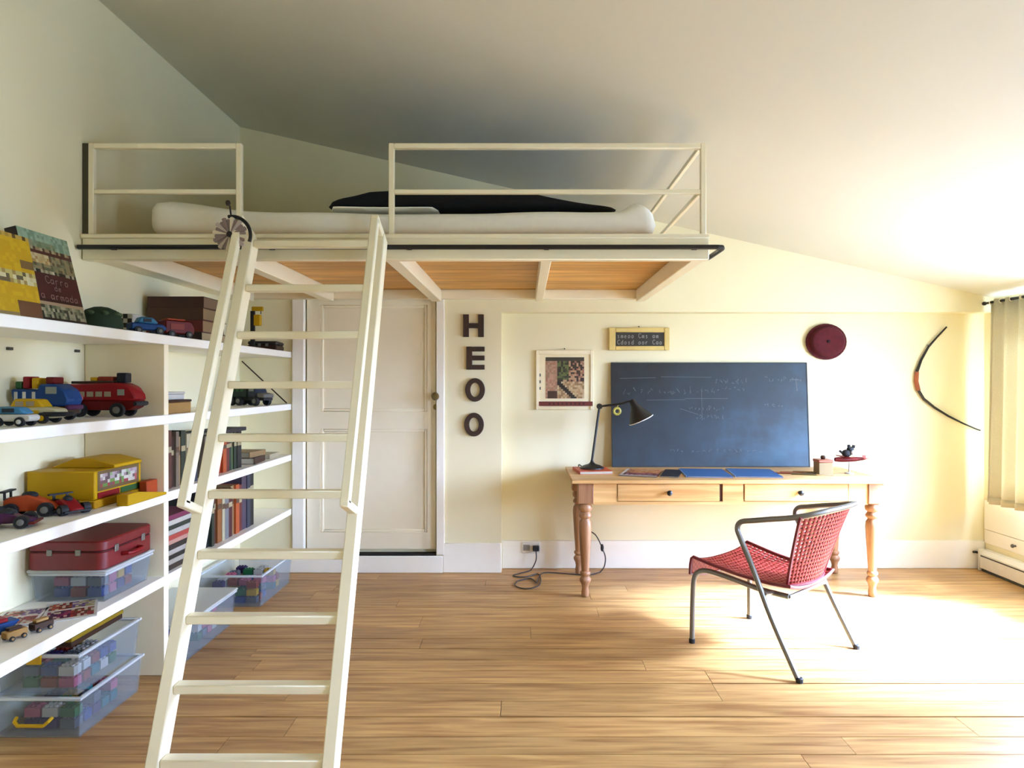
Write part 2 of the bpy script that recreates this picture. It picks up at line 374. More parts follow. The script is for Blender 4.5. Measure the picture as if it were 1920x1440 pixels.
# bedding
def smooth_slab(x0, x1, y0, y1, z0, prof, nx=48, ny=16, edge=.06, wav=.008):
    def fn(u, v):
        x = x0+(x1-x0)*u; h = prof(u)
        ang = v*2*math.pi
        cy, sy = math.cos(ang), math.sin(ang)
        n = 5.0; k = (abs(cy)**n+abs(sy)**n)**(-1/n)
        e = min(1, max(0, min(u, 1-u)*(x1-x0)/edge)); e = math.sqrt(max(0, 1-(1-e)**2))
        yy = (y0+y1)/2+(y1-y0)/2*cy*k*(.9+.1*e)
        zz = z0+h*.5+h*.5*sy*k*e+(0 if sy < 0 else wav*math.sin(x*9+yy*5)*math.sin(yy*7+x*3)*e)
        zz -= (1-e)*h*.25*0
        return (x, yy, max(z0, zz))
    m = MB(); m.grid(fn, nx, ny*2)
    n = len(m.v); w = nx+1
    m.f += [tuple(j*w for j in range(ny*2))[::-1], tuple(j*w+nx for j in range(ny*2))]
    return m
ZB = BZD+.021
def pm(u):
    return .168+.006*math.sin(u*9)+.062*math.exp(-(max(0, u-.02)/.11)**2)+.05*math.exp(-((u-.962)/.022)**2)
o = part('mattress', smooth_slab(-1.88, .66, 3.30, 4.70, ZB, pm, 110, wav=.003), SHEET, sharp=60)
tag(o, 'long white sheeted mattress lying on the loft bed deck', 'mattress')
def pb(u): return (.03+.06*min(1, u/.15)+.025*math.sin(math.pi*min(1, u)))*min(1, max(.04, (1-u)/.38))
o = thing('blanket', 'folded black blanket lying across the white loft bed mattress', 'blanket', (-.2, 3.9, ZB+.1785))
part('cloth', smooth_slab(-1.02, .47, 3.40, 4.55, ZB+.190, pb, 48, 14, .09, .006), M('black_wool', '#0d0a0d', .95, var=.2, scale=60), o, sharp=60, **W)
part('lining', smooth_slab(-1.0, -.45, 3.385, 4.5, ZB+.1785, lambda u: .014, 24, 8, .03, .003), SHEET, o, sharp=60, label='white underside of the blanket', **W)

# ================================================================== LADDER
lad = thing('ladder', 'cream steel ladder with side handrails hooked onto the loft bed', 'ladder', (-.967, 2.25, 0))
T0 = Vector((0, 3.10, 2.10)); TD = Vector((0, -.374, -.927)).normalized(); TN = Vector((0, -.927, .374)).normalized()
def lp(x, t, off=0): p = T0+TD*t+TN*off; return Vector((x, p.y, p.z))
LX = (-1.267, -.667); TB = (2.10-.004)/.9274
for x in LX:
    part('stringer', MB().bar(lp(x, .03), lp(x, TB-.018), .045, .075, TN), CREAM, lad, .004, **W)
    sgn = -1 if x < -1 else 1
    m = MB().bar(lp(x, .03, .0), lp(x, .03, .155), .034, .034, TD).bar(lp(x, .03, .14), lp(x, 1.30, .155), .034, .036, TN).bar(lp(x, 1.30, .172), lp(x, 1.30, .0), .034, .03, TD)
    part('handrail', m, CREAM, lad, .004, **W)
    hk = MB().tube([lp(x, .06, -.03), (x, yt, zt+.03), (x, yt+.005, zt+.014)], .008, 6)
    part('hook', hk, CREAM, lad, **W)
for k in range(10):
    t = .066+.2322*k; a = lp(0, t)
    part('rung', MB().box(LX[0]+.0225, LX[1]-.0225, a.y-.028, a.y+.022, a.z-.017, a.z+.015), CREAM, lad, .004, **W)
# paper rosette on the ladder top
rp = at(432, 440, 2.92)
ros = thing('rosette', 'round striped paper rosette hanging at the top of the ladder', 'rosette', rp)
cols = [M('rosette_grey', '#b5a7a0', .8), M('rosette_plum', '#b09894', .8), M('rosette_cream', '#d2c6ae', .8)]
for k in range(24):
    a0 = k*2*math.pi/24; a1 = a0+2*math.pi/24*.92; r = .074 if k % 2 else .066
    poly = [(.012*math.cos(a0), .012*math.sin(a0)), (r*math.cos(a0), r*math.sin(a0)), (r*1.04*math.cos((a0+a1)/2), r*1.04*math.sin((a0+a1)/2)), (r*math.cos(a1), r*math.sin(a1)), (.012*math.cos(a1), .012*math.sin(a1))]
    part('petal', MB().prism(poly, 0, .004+.004*(k % 2), XZ), cols[k % 3 if k % 2 else 1], ros)
part('hub', MB().lathe([(.013, 0), (.013, .012), (.004, .016)], 12, AY), M('rosette_hub', '#2b1a1c', .7), ros)
part('stick', MB().tube([(.002, .012, .05), (-.008, .012, .13)], .004, 6).ell((-.016, .012, .142), (.011, .01, .013), 10, 6), M('stick_dark', '#3a261c', .7), ros)
arc = [(.083*math.cos(R(a)), .012, .083*math.sin(R(a))) for a in range(100, -30, -10)]
part('ribbon', MB().tube(arc, .008, 8), BLACK, ros, label='black ribbon looped behind the rosette')

# ================================================================== BOOKSHELF
SXF = -1.727; SZ = dict(A=1.63, B=1.246, C=.872, D=.473); ST = .045
shelf = thing('bookshelf', 'white built-in bookshelf along the tall side wall', 'bookshelf', (-1.9, 3.2, 0))
SY0 = 1.45
for k, z in SZ.items():
    part('shelf', MB().box(XL+.002, SXF, SY0, YB-.003, z-ST, z), SHELFW, shelf, .003, **W)
zs = [0]+[SZ[k] for k in 'DCBA']
DV = []
for y0 in (SY0, 3.19):
    for k in range(4):
        z0 = zs[k]; z1 = zs[k+1]-ST
        part('divider', MB().box(XL+.002, SXF-.001, y0, y0+.04, z0, z1), SHELFW_WARM_LIT, shelf, .002, **W)
for yy, z in ((2.72, 1.54), (3.13, 1.55), (3.62, 1.535)):
    part('bracket', MB().box(XL+.001, XL+.012, yy-.012, yy+.012, z-.006, z+.006), M('bracket_grey', '#6e6a64', .5, .6), shelf, **W)

# ================================================================== BOOKS
def book(name, loc, w, h, d, col, label, group=None, rz=0, lay=False, pages='#e4d9bd', spine=True):
    """standing: w thickness along y, h height, d depth along -x with the spine facing +x. lying: h along y, w up"""
    t = thing(name, label, 'book', loc, rz, group)
    cm_ = M('cover_'+col.lstrip('#'), col, .55, var=.1, scale=25)
    pmat = M('paper_'+pages.lstrip('#'), pages, .8, var=.06, scale=60, stretch=(1, 1, 8) if lay else (1, 8, 1))
    c = .003
    if lay:
        m = MB().box(-d, 0, -h/2, h/2, 0, c).box(-d, 0, -h/2, h/2, w-c, w).box(-c, 0, -h/2, h/2, c, w-c)
        part('cover', m, cm_, t); part('pages', MB().box(-d+.004, -c, -h/2+.004, h/2-.004, c, w-c), pmat, t)
    else:
        m = MB().box(-d, 0, -w/2, -w/2+c, 0, h).box(-d, 0, w/2-c, w/2, 0, h).box(-c, 0, -w/2+c, w/2-c, 0, h)
        part('cover', m, cm_, t); part('pages', MB().box(-d+.004, -c, -w/2+c, w/2-c, .004, h-.004), pmat, t)
        if spine and w > .016:
            part('spine_band', MB().box(0, .0012, -w/2+.002, w/2-.002, h*.62, h*.72), M('band_'+('pale' if sum(lin(col)) < .5 else 'dark'), '#c9b98f' if sum(lin(col)) < .5 else '#6a4a30', .5), t)
    return t
CN = {'#4a2a1c': 'dark brown', '#6b3a2a': 'reddish brown', '#b08d5c': 'tan', '#2f3b2a': 'dark green', '#d8cba6': 'cream', '#55453a': 'grey brown', '#c43a1e': 'bright red', '#d4622a': 'orange',
      '#1f3a2e': 'bottle green', '#6f8f5a': 'leaf green', '#17151a': 'black', '#8a7a66': 'taupe', '#7b2a28': 'brick red', '#3b3f52': 'slate blue', '#5a4a5c': 'dusty purple', '#8d8f92': 'grey',
      '#a5632f': 'rust', '#5c1f2a': 'maroon', '#c9a24e': 'mustard', '#2d2a33': 'charcoal'}
def row(y, z, items, phrase, group):
    for col, w, h, d in items:
        book('book', (SXF-.045-random.uniform(0, .02), y+w/2, z), w-.001, h, d, col, f'{CN[col]} book standing {phrase}', group)
        y += w
    return y
# shelf C, second bay
yy = row(3.26, SZ['C'], [('#55453a', .035, .27, .19), ('#6b3a2a', .05, .29, .2), ('#4a2a1c', .04, .26, .2), ('#8a7a66', .03, .28, .19), ('#b08d5c', .03, .25, .18), ('#2f3b2a', .045, .28, .2), ('#d8cba6', .04, .26, .18), ('#7b2a28', .035, .25, .18), ('#3b3f52', .04, .24, .18)],
         'upright against the divider on the shelf under the toy cars', 'books by the divider')
row(3.70, SZ['C'], [('#8a7a66', .05, .23, .2), ('#55453a', .045, .225, .2), ('#d8cba6', .03, .225, .18), ('#a5632f', .04, .22, .2), ('#c43a1e', .05, .226, .19), ('#d4622a', .045, .226, .19), ('#7b2a28', .04, .226, .19), ('#1f3a2e', .05, .226, .2), ('#6f8f5a', .03, .225, .18), ('#2f3b2a', .04, .226, .2), ('#17151a', .06, .226, .2)],
    'behind the ladder on the shelf under the toy truck', 'books under the toy truck')
book('book', (SXF-.05, 4.02, SZ['C']+.2275), .022, .45, .17, '#2d2a33', 'thin charcoal book lying across the tops of standing books', None, 0, True)
book('book', (SXF-.04, 4.44, SZ['C']), .04, .24, .2, '#4a2a1c', 'dark brown book lying flat at the bottom beside the black standing book', None, .1, True)
book('book', (SXF-.05, 4.43, SZ['C']+.041), .035, .22, .19, '#b08d5c', 'tan book lying flat on a dark brown book near the door', None, -.08, True)
book('book', (SXF-.05, 4.72, SZ['C']), .03, .2, .18, '#d8cba6', 'cream book lying flat at the door end of the shelf', None, .05, True)
# shelf D, second bay
mg = ['#8a2a55', '#d9d2c4', '#1f2f28', '#cfc8bc', '#c2463e', '#d8a08e', '#2a2224', '#c8c0b4', '#221d1b', '#bdb4a6', '#3a2c24']
mn = ['magenta', 'pale grey', 'dark green', 'light grey', 'red', 'salmon pink', 'black', 'stone grey', 'brown black', 'beige', 'dark brown']
z = SZ['D']
for k in range(11):
    j = 10-k
    t = thing('magazine', f'{mn[j]} magazine in the pile against the divider under the upright books', 'magazine', (SXF-.03-.004*(k % 3), 3.42+.005*((k*7) % 3), z), 0, 'pile of magazines')
    hh = .024
    part('cover', MB().box(-.21, 0, -.14, .14, hh-.002, hh).box(-.21, 0, -.14, .14, 0, .002).box(-.002, 0, -.14, .14, .002, hh-.002), M('mag_'+mg[j].lstrip('#'), mg[j], .35, var=.1), t)
    part('pages', MB().box(-.208, -.002, -.138, .138, .002, hh-.002), M('paper_d8d2c4', '#d8d2c4', .8), t)
    z += hh+.0004
row(3.72, SZ['D'], [('#17151a', .05, .33, .2), ('#2f3b2a', .03, .3, .19), ('#6b3a2a', .05, .32, .2), ('#a5632f', .055, .31, .2), ('#d8cba6', .035, .3, .19), ('#8d8f92', .05, .29, .19), ('#5c1f2a', .055, .29, .2), ('#b08d5c', .045, .3, .19), ('#d4622a', .05, .3, .19), ('#7b2a28', .055, .29, .2), ('#5a4a5c', .07, .35, .21), ('#3b3f52', .05, .35, .21), ('#17151a', .06, .36, .21)],
    'in the lowest row of upright books behind the ladder', 'lowest row of books')
# old books lying on the top shelf
z = SZ['A']
for col, w, pg in (('#3a2620', .05, '#cbb389'), ('#7a2a22', .066, '#b08f66'), ('#5c3a26', .066, '#a88a62'), ('#4d2a1e', .062, '#94785a')):
    book('old_book', (-1.925+random.uniform(-.008, .008), 3.665, z), w, .31, .28, col, {'#3a2620': 'blackish bound old book lowest in the lying stack', '#7a2a22': 'thick red bound old book lying in the top shelf stack', '#5c3a26': 'brown bound old book lying under the topmost one', '#4d2a1e': 'dark leather bound old book on top of the lying stack'}[col], 'old books lying on the top shelf', -math.pi/2+random.uniform(-.03, .03), True, pg)
    z += w+.0005
# picture books leaning on the wall on the top shelf
def picture_book(name, label, y0, y1, xb, xt, h, thick, spine, cover_fn, nu, nv, shift=0.0):
    # cover faces +x, leaning back towards the wall; near edge (low y) is the spine
    lean = math.atan2(xb-xt, h)
    t = thing(name, label, 'book', (xb, y0, SZ['A']), shift)
    up = Vector((-math.sin(lean), 0, math.cos(lean))); out = Vector((math.cos(lean), 0, math.sin(lean)))
    Mx = Matrix((out, Vector((0, 1, 0)), up)).transposed().to_4x4()
    dz = Matrix.Translation((0, 0, thick*math.sin(lean)))
    w = y1-y0
    part('pages', MB().box(-thick+.004, -.004, .004, w-.006, .005, h-.005, dz @ Mx), M('paper_e4d9bd', '#e4d9bd', .8), t)
    part('cover', MB().box(-.004, 0, 0, w, 0, h, dz @ Mx).box(-thick, -thick+.004, 0, w, 0, h, dz @ Mx).box(-thick+.004, -.004, 0, .004, 0, h, dz @ Mx), spine, t)
    o = dz @ Mx @ Vector((.0012, 0, 0))
    print_sheet('cover_print', t, o, Vector((0, w, 0)), up*h, nu, nv, cover_fn)
    return t, dz @ Mx, w, h
rp_ = random.Random(3)
def pick(a): return rp_.choice(a)
def red_cover(u, v):
    if v > .82: return pick(['#9db89a', '#a9c4a6', '#86a487']) if (v > .9 or u > .7) else pick(['#8a9a78', '#7d8a60', '#9aa885', '#a39b78'])
    if v > .75: return '#5d2a22' if (v-.75) < .04 else pick(['#a98f68', '#c4b48c', '#5a3c2c'])
    if v > .52:
        if .12 < u < .5 and v > .63: return pick(['#cfb27a', '#d8c08a', '#c49a5c', '#e0cfa0'])
        if v < .58: return pick(['#26241c', '#d8cdb4', '#8a8a68', '#3a3a2c', '#b8ae94'])
        return pick(['#8a8a66', '#6d5a40', '#a3946c', '#70704e'])
    if v > .22:
        return '#521c1f' if v > .26 else '#3c1216'
    if v > .19: return '#c0a382'
    if v > .03: return pick(['#8f9170', '#a6a384', '#6f7355', '#b9b294', '#3d4030'])
    return '#2a1214'
t, Mx, bw, bh = picture_book('picture_book', 'large dark red picture book with green top leaning on the wall', 2.52, 2.80, -1.84, -1.93, .365, .045, M('spine_plum', '#24090f', .5), red_cover, 22, 28)
# lettering in the title block: three short lines of pale letters, as far as they can be made out
def stroke(m, a, b, w, Mx, ox=.0016):
    a = Vector(a); b = Vector(b); d = (b-a).normalized(); n = Vector((-d.y, d.x))*w/2
    q = [a-n, b-n, b+n, a+n]
    m.add([Mx @ Vector((ox, p.x, p.y)) for p in q]+[Mx @ Vector((ox+.0006, p.x, p.y)) for p in q], [(0, 3, 2, 1), (4, 5, 6, 7), (0, 1, 5, 4), (1, 2, 6, 5), (2, 3, 7, 6), (3, 0, 4, 7)])
GLY = {'C': [((1, .85), (.7, 1)), ((.7, 1), (.25, .95)), ((.25, .95), (0, .6)), ((0, .6), (.1, .2)), ((.1, .2), (.5, 0)), ((.5, 0), (1, .2))],
       'o': [((0, .3), (.25, .6)), ((.25, .6), (.7, .55)), ((.7, .55), (.8, .25)), ((.8, .25), (.5, 0)), ((.5, 0), (.1, .05)), ((.1, .05), (0, .3))],
       'a': [((.7, .6), (.2, .6)), ((.2, .6), (0, .3)), ((0, .3), (.2, 0)), ((.2, 0), (.7, .2)), ((.75, .62), (.75, 0))],
       'r': [((.1, .6), (.1, 0)), ((.1, .4), (.45, .62)), ((.45, .62), (.7, .55))],
       'm': [((0, .6), (0, 0)), ((0, .5), (.4, .6)), ((.4, .6), (.4, 0)), ((.4, .5), (.8, .6)), ((.8, .6), (.8, 0))],
       'd': [((.75, 1), (.75, 0)), ((.75, .5), (.2, .6)), ((.2, .6), (0, .3)), ((0, .3), (.2, 0)), ((.2, 0), (.75, .1))],
       'e': [((0, .3), (.75, .35)), ((.75, .35), (.5, .62)), ((.5, .62), (.1, .5)), ((.1, .5), (0, .2)), ((0, .2), (.3, 0)), ((.3, 0), (.75, .1))],
       's': [((.7, .55), (.3, .62)), ((.3, .62), (.15, .42)), ((.15, .42), (.65, .25)), ((.65, .25), (.5, 0)), ((.5, 0), (.05, .06))],
       ' ': []}
def write(m, text, x, y, hgt, adv, w, Mx, ox=.0016):
    for ch in text:
        for a, b in GLY[ch]: stroke(m, (x+a[0]*adv*.8, y+a[1]*hgt), (x+b[0]*adv*.8, y+b[1]*hgt), w, Mx, ox)
        x += adv
m = MB()
write(m, 'Carro', .09, .155, .03, .027, .003, Mx); write(m, 'de', .13, .128, .024, .022, .0026, Mx); write(m, 'a armada', .045, .09, .03, .027, .003, Mx)
part('title', m, M('title_pink', '#a88480', .6), t)['kind'] = 'stuff'
def yel_cover(u, v):
    if v > .93: return pick(['#b8923a', '#6a4a20', '#d8b050'])
    if .42 < v < .56 and u > .35: return pick(['#e5d9a0', '#d8c878', '#b89a58', '#f0e6b8', '#7a6a4c'])
    if .60 < v < .68 and u > .8: return '#8a6a3c'
    if v < .2 and u > .62: return '#7c5032'
    if v < .05: return '#a68a58'
    return pick(['#e0b216', '#e8bb1c', '#dcae14'])
picture_book('picture_book', 'yellow picture book leaning on the wall in front of the red one', 2.20, 2.49, -1.80, -1.86, .31, .03, M('spine_ochre', '#c79a18', .5), yel_cover, 18, 20)

# ================================================================== TOYS
def col(name, c=None, rough=.35): return M('toy_'+name, c, max(.5, rough), var=.05, spec=.22)
RED, DRED, BLUE, LBLUE, YEL, ORA, GRN, DGRN, PINK, WHT, GRY, BRN, TAN, PUR, CRM = (col(n, c) for n, c in (
    ('red', '#a3161f'), ('dark_red', '#7a1210'), ('blue', '#1f4f96'), ('light_blue', '#4a93c0'), ('yellow', '#e9b80d'), ('orange', '#d2572a'), ('green', '#3f6f3c'), ('dark_green', '#2c3a28'),
    ('pink', '#e07f83'), ('white', '#eceae2'), ('grey', '#84847f'), ('brown', '#4a2f20'), ('tan', '#c79a5a'), ('purple', '#5a2a55'), ('cream', '#e8dfb4')))
def wheel_mb(r, w, x, y):
    return MB().lathe([(r*.55, -w/2), (r*.95, -w/2), (r, -w*.3), (r, w*.3), (r*.95, w/2), (r*.55, w/2), (r*.5, w*.3)], 16, Matrix.Translation((x, y, r)) @ AY)
def wheels(t, xs, yo, r, w, mat=RUBBER, hub=GRY):
    for x in xs:
        for s in (-1, 1):
            k = part('wheel', wheel_mb(r, w, x, s*yo), mat, t)
            part('hub', MB().lathe([(r*.5, 0), (r*.5, w*.62), (r*.2, w*.75)], 10, Matrix.Translation((x, s*yo, r)) @ (AY if s < 0 else AY @ Matrix.Rotation(math.pi, 4, 'X'))), hub, k)
def side_prism(poly, hw): return MB().prism(poly, -hw, hw, XZ)
# big red fire engine on shelf B, across the shelf in front of the divider
t = thing('toy_fire_engine', 'big red toy fire engine with black funnel beside the shelf divider', 'toy', (-1.918, 3.055, SZ['B']), .06)
wheels(t, (-.09, .075), .052, .032, .022, RUBBER, GRY)
part('chassis', side_prism([(-.145, .03), (.12, .03), (.148, .045), (.152, .075), (-.145, .075)], .042), DRED, t, .004)
part('body', side_prism([(-.145, .075), (.152, .075), (.148, .1), (.125, .135), (.09, .152), (.06, .155), (-.145, .148)], .052), RED, t, .006)
for k, x in enumerate((-.12, -.082, -.044, -.006, .032)):
    part('window', MB().box(x-.014, x+.014, -.0545, -.052, .092, .115), col('window', '#b9ab8e', .2), t)
part('windscreen', MB().box(.075, .105, -.0545, -.052, .098, .125), col('windscreen', '#a9b0a4', .1), t)
part('ladder_deck', MB().box(-.14, .045, -.03, .03, .15, .162), BRN, t, .002)
part('roof_load', MB().box(-.06, -.03, -.025, .025, .1625, .18), YEL, t, .003); part('roof_load', MB().box(-.025, .04, -.028, .028, .1625, .183), col('brick_red', '#a33a22'), t, .003)
part('funnel', MB().box(.055, .098, -.025, .025, .155, .2), col('navy_black', '#22242e'), t, .004)
part('nose_bumper', MB().tube([(.15, -.05, .06), (.158, -.03, .06), (.16, 0, .06), (.158, .03, .06), (.15, .05, .06)], .011, 8), RUBBER, t)
part('front_lamp', MB().lathe([(.018, 0), (.02, .01), (.012, .016)], 12, Matrix.Translation((-.125, -.052, .05)) @ AY), PINK, t, label='pink round lamp')
part('front_lamp', MB().lathe([(.016, 0), (.018, .01), (.01, .015)], 12, Matrix.Translation((-.088, -.052, .088)) @ AY), PINK, t)
# blue truck
t = thing('toy_truck', 'blue toy truck loaded with red and yellow pieces at the back of the shelf', 'toy', (-1.965, 2.74, SZ['B']), -.05)
wheels(t, (-.075, .06), .045, .028, .02)
part('chassis', MB().box(-.115, .11, -.038, .038, .03, .06), BRN, t, .003)
part('body', side_prism([(-.12, .115), (-.11, .075), (-.05, .06), (.11, .06), (.122, .085), (.105, .125), (.06, .15), (.0, .15), (-.01, .125), (-.12, .13)], .045), BLUE, t, .006)
part('window', MB().box(.03, .075, -.0475, -.045, .11, .138), col('windscreen'), t)
for x, c, h in ((-.10, GRN, .03), (-.068, RED, .05), (-.03, YEL, .045)): part('load', MB().box(x-.014, x+.014, -.03, .03, .13, .13+h), c, t, .004)
part('load', MB().box(.015, .05, -.03, .03, .15, .178), DRED, t, .004)
for x in (-.095, -.06, -.02): part('side_stake', MB().box(x-.006, x+.006, -.049, -.045, .085, .118), WHT, t)
part('bumper', MB().box(.108, .124, -.045, .045, .045, .065), PUR, t, .004)
# yellow cream car with black hoop
t = thing('toy_car', 'yellow and cream toy car with a black bumper hoop', 'toy', (-1.875, 2.56, SZ['B']), .05)
wheels(t, (-.055, .045), .038, .021, .018, RUBBER, YEL)
part('body', side_prism([(-.10, .02), (.085, .02), (.1, .035), (.09, .055), (.05, .062), (-.095, .06)], .036), CRM, t, .005)
part('cab', side_prism([(-.085, .0605), (.045, .0605), (.02, .092), (-.065, .094)], .03), YEL, t, .005)
for x in (-.045, -.005): part('window', MB().box(x-.014, x+.014, -.0325, -.03, .066, .084), col('window'), t)
part('side_panel', MB().box(-.075, -.035, -.038, -.036, .025, .05), YEL, t); part('side_panel', MB().box(.0, .03, -.038, -.036, .025, .05), YEL, t)
part('bumper_hoop', MB().tube([(.05, -.04, .035), (.09, -.04, .035), (.118, -.025, .035), (.125, 0, .035), (.118, .025, .035), (.09, .04, .035)], .009, 8), RUBBER, t)
t = thing('toy_car', 'small pale blue toy car with white stripe at the front of the shelf', 'toy', (-1.815, 2.375, SZ['B']), .1)
wheels(t, (-.04, .032), .03, .017, .016, RUBBER, WHT)
part('body', side_prism([(-.07, .018), (.06, .018), (.068, .03), (.06, .042), (-.068, .044)], .03), WHT, t, .004)
part('cab', side_prism([(-.06, .0445), (.052, .0445), (.025, .068), (-.045, .07)], .026), LBLUE, t, .006)
part('window', MB().box(-.03, .01, -.0275, -.026, .05, .064), col('window_dark', '#2c3440', .1), t)
# second bay of shelf B
t = thing('wooden_box', 'tan wooden box lying under a white box on the second shelf', 'box', (-1.9, 3.40, SZ['B']))
part('body', MB().box(-.12, .13, -.13, .13, 0, .055), TAN, t, .003); part('lid', MB().box(-.123, .133, -.133, .133, .0555, .068), BRN, t, .003)
part('label_strip', MB().box(-.06, .08, -.1325, -.13, .012, .044), col('ochre', '#c98f3a'), t)
t = thing('white_box', 'flat white box stacked between a tan box and dark toys', 'box', (-1.91, 3.39, SZ['B']+.0685))
part('body', MB().box(-.11, .12, -.11, .11, 0, .028), WHT, t, .003); part('lid', MB().box(-.113, .123, -.113, .113, .0285, .04), WHT, t, .002)
t = thing('toy_pistol', 'dark brown toy pistol lying on the white box', 'toy', (-1.92, 3.37, SZ['B']+.109))
part('barrel', MB().tube([(-.09, 0, .028), (.1, 0, .028)], .013, 10), BRN, t); part('body', side_prism([(-.1, .012), (.0, .012), (.01, .05), (-.06, .055), (-.1, .075), (-.12, .06)], .014), RUBBER, t, .003)
part('grip', side_prism([(-.1, .0), (-.05, .0), (-.045, .0118), (-.1, .0118)], .015), BRN, t, .002)
t = thing('toy_truck', 'dark green toy army truck with grey bonnet behind the ladder', 'toy', (-1.875, 4.55, SZ['B']), -.45)
wheels(t, (-.12, -.05, .1), .05, .032, .024)
part('chassis', MB().box(-.165, .165, -.04, .04, .036, .055), RUBBER, t, .003)
part('cargo_bed', side_prism([(-.165, .055), (.02, .055), (.02, .13), (-.01, .145), (-.14, .145), (-.165, .13)], .055), DGRN, t, .006)
part('cab', side_prism([(.024, .055), (.105, .055), (.105, .09), (.085, .138), (.024, .14)], .05), col('slate', '#3c4454'), t, .006)
part('bonnet', side_prism([(.106, .055), (.17, .055), (.172, .08), (.106, .09)], .045), GRY, t, .005)
part('window', MB().box(.04, .085, -.0525, -.05, .098, .128), col('windscreen'), t)
for x in (-.14, -.1, -.06, -.02): part('camouflage_patch', MB().box(x-.014, x+.01, -.0575, -.055, .075+.02*(int(x*50) % 2), .115), GRN, t)
o = part('wooden_stick', MB().tube([(-2.085, 4.905, 1.56), (-1.75, 4.89, SZ['B']+.006)], .005, 6), BRN); tag(o, 'thin dark stick leaning in the corner above the toy truck', 'stick')

# top shelf toys
t = thing('toy_helmet', 'dark green domed toy helmet with a black brim', 'helmet', (-1.9, 2.985, SZ['A']))
part('dome', MB().lathe([(.085, .012), (.088, .03), (.08, .065), (.06, .095), (.03, .108), (.002, .112)], 20), col('camo', '#3a4a34', .8), t)
part('brim', MB().lathe([(.085, 0), (.11, .004), (.112, .01), (.085, .0118)], 20), RUBBER, t)
part('visor', MB().box(-.03, .03, -.15, -.1125, .002, .01), RUBBER, t, .004)
for a in range(0, 360, 45): part('leaf_patch', MB().ell((.07*math.cos(R(a)), .07*math.sin(R(a)), .078), (.016, .016, .012), 8, 5), col('olive', '#5f6f4c', .8), t)
t = thing('chequered_box', 'black and white chequered box standing behind the helmet', 'box', (-2.0, 3.3, SZ['A']), .05)
part('body', MB().box(-.085, .085, -.06, .06, 0, .108), WHT, t, .002)
for i in range(8):
    for j in range(4):
        if (i+j) % 2: part('square', MB().box(-.083+i*.0207, -.083+(i+1)*.0207, -.0612, -.06, .018+j*.022, .018+(j+1)*.022), RUBBER, t)
t = thing('toy_car', 'blue toy car on the top shelf in front of old books', 'toy', (-1.80, 3.17, SZ['A']), .9)
wheels(t, (-.05, .045), .032, .018, .016)
part('body', side_prism([(-.08, .02), (.075, .02), (.08, .035), (.06, .05), (-.078, .052)], .032), BLUE, t, .005)
part('cab', side_prism([(-.05, .0525), (.045, .0525), (.02, .08), (-.035, .082)], .027), LBLUE, t, .006)
part('window', MB().box(-.025, .01, -.0285, -.027, .058, .074), col('window_dark'), t)
t = thing('toy_van', 'red and orange toy van on the top shelf beside old books', 'toy', (-1.79, 3.42, SZ['A']), 1.0)
wheels(t, (-.045, .045), .036, .018, .016)
part('body', side_prism([(-.075, .02), (.075, .02), (.078, .05), (.06, .085), (-.075, .088)], .036), DRED, t, .005)
part('side_panel', MB().box(-.05, .02, -.0385, -.036, .042, .07), col('brick_red', '#a33a22'), t); part('roof_rack', MB().box(-.06, .03, -.03, .03, .0885, .096), ORA, t, .002)
t = thing('toy_crane', 'toy crane with black post and yellow jib on the top shelf', 'toy', (-1.86, 4.55, SZ['A']))
part('base', MB().lathe([(.05, 0), (.05, .012), (.02, .02)], 14), RUBBER, t); part('post', MB().box(-.012, .012, -.012, .012, .02, .26), RUBBER, t)
part('jib', MB().box(-.005, .07, -.012, .012, .2605, .29), YEL, t, .003); part('cabin', MB().box(.0125, .055, -.02, .02, .16, .235), YEL, t, .004); part('hook', MB().tube([(.055, 0, .2605), (.055, 0, .24)], .003, 6), RUBBER, t)
t = thing('instrument_case', 'low dark brown case lying at the door end of the top shelf', 'case', (-1.84, 4.74, SZ['A']), .1)
part('lower_shell', MB().box(-.1, .095, -.1, .1, 0, .035), BRN, t, .006); part('lid', MB().box(-.1, .095, -.1, .1, .036, .062), M('case_black', '#1d1512', .5), t, .008)
part('latch', MB().box(-.03, -.01, -.1035, -.1, .025, .045), CHROME, t); part('latch', MB().box(.02, .04, -.1035, -.1, .025, .045), CHROME, t)

# shelf C, first bay: toy garage, vehicles
t = thing('toy_garage', 'yellow toy garage with ramp and printed label panel', 'toy', (-1.96, 2.97, SZ['C']), .0)
part('body', MB().box(-.135, .15, -.17, .17, .035, .155), YEL, t, .004)
part('floor_tray', MB().box(-.135, .16, -.185, .185, 0, .0345), col('amber', '#d39a0c'), t, .004)
part('roof', MB().prism([(-.12, .1555), (.16, .1555), (.16, .17), (.06, .195), (-.02, .195)], -.16, .05, XZ @ Matrix.Identity(4)), YEL, t, .003)
def lab(u, v):
    if v < .12 or v > .88 or u < .05 or u > .95: return '#7a6038'
    if v > .55: return pick(['#c9b8c4', '#e5e2da', '#8a7a80', '#9fc08a', '#b8a0a8', '#6a5a60'])
    return pick(['#c86a6a', '#a8404a', '#dcd8cc', '#7a5a60', '#6fa04c', '#e8e4d8'])
print_sheet('label_panel', t, (.1512, -.15, .068), (0, .3, 0), (0, 0, .085), 18, 6, lab, label='printed side panel in mixed colours')
part('sign_strip', MB().box(.15, .153, -.15, .0, .038, .062), RED, t); part('sign_strip', MB().box(.15, .153, .01, .15, .038, .062), GRN, t)
part('ramp', MB().prism([(-.10, .0), (.21, .0), (.21, .012), (-.02, .05), (-.10, .05)], .0, .05, Matrix.Translation((.2115, -.02, 0)) @ YZ), YEL, t, .003)
part('barrier', MB().box(.165, .2, .13, .22, .0, .07), ORA, t, .003)
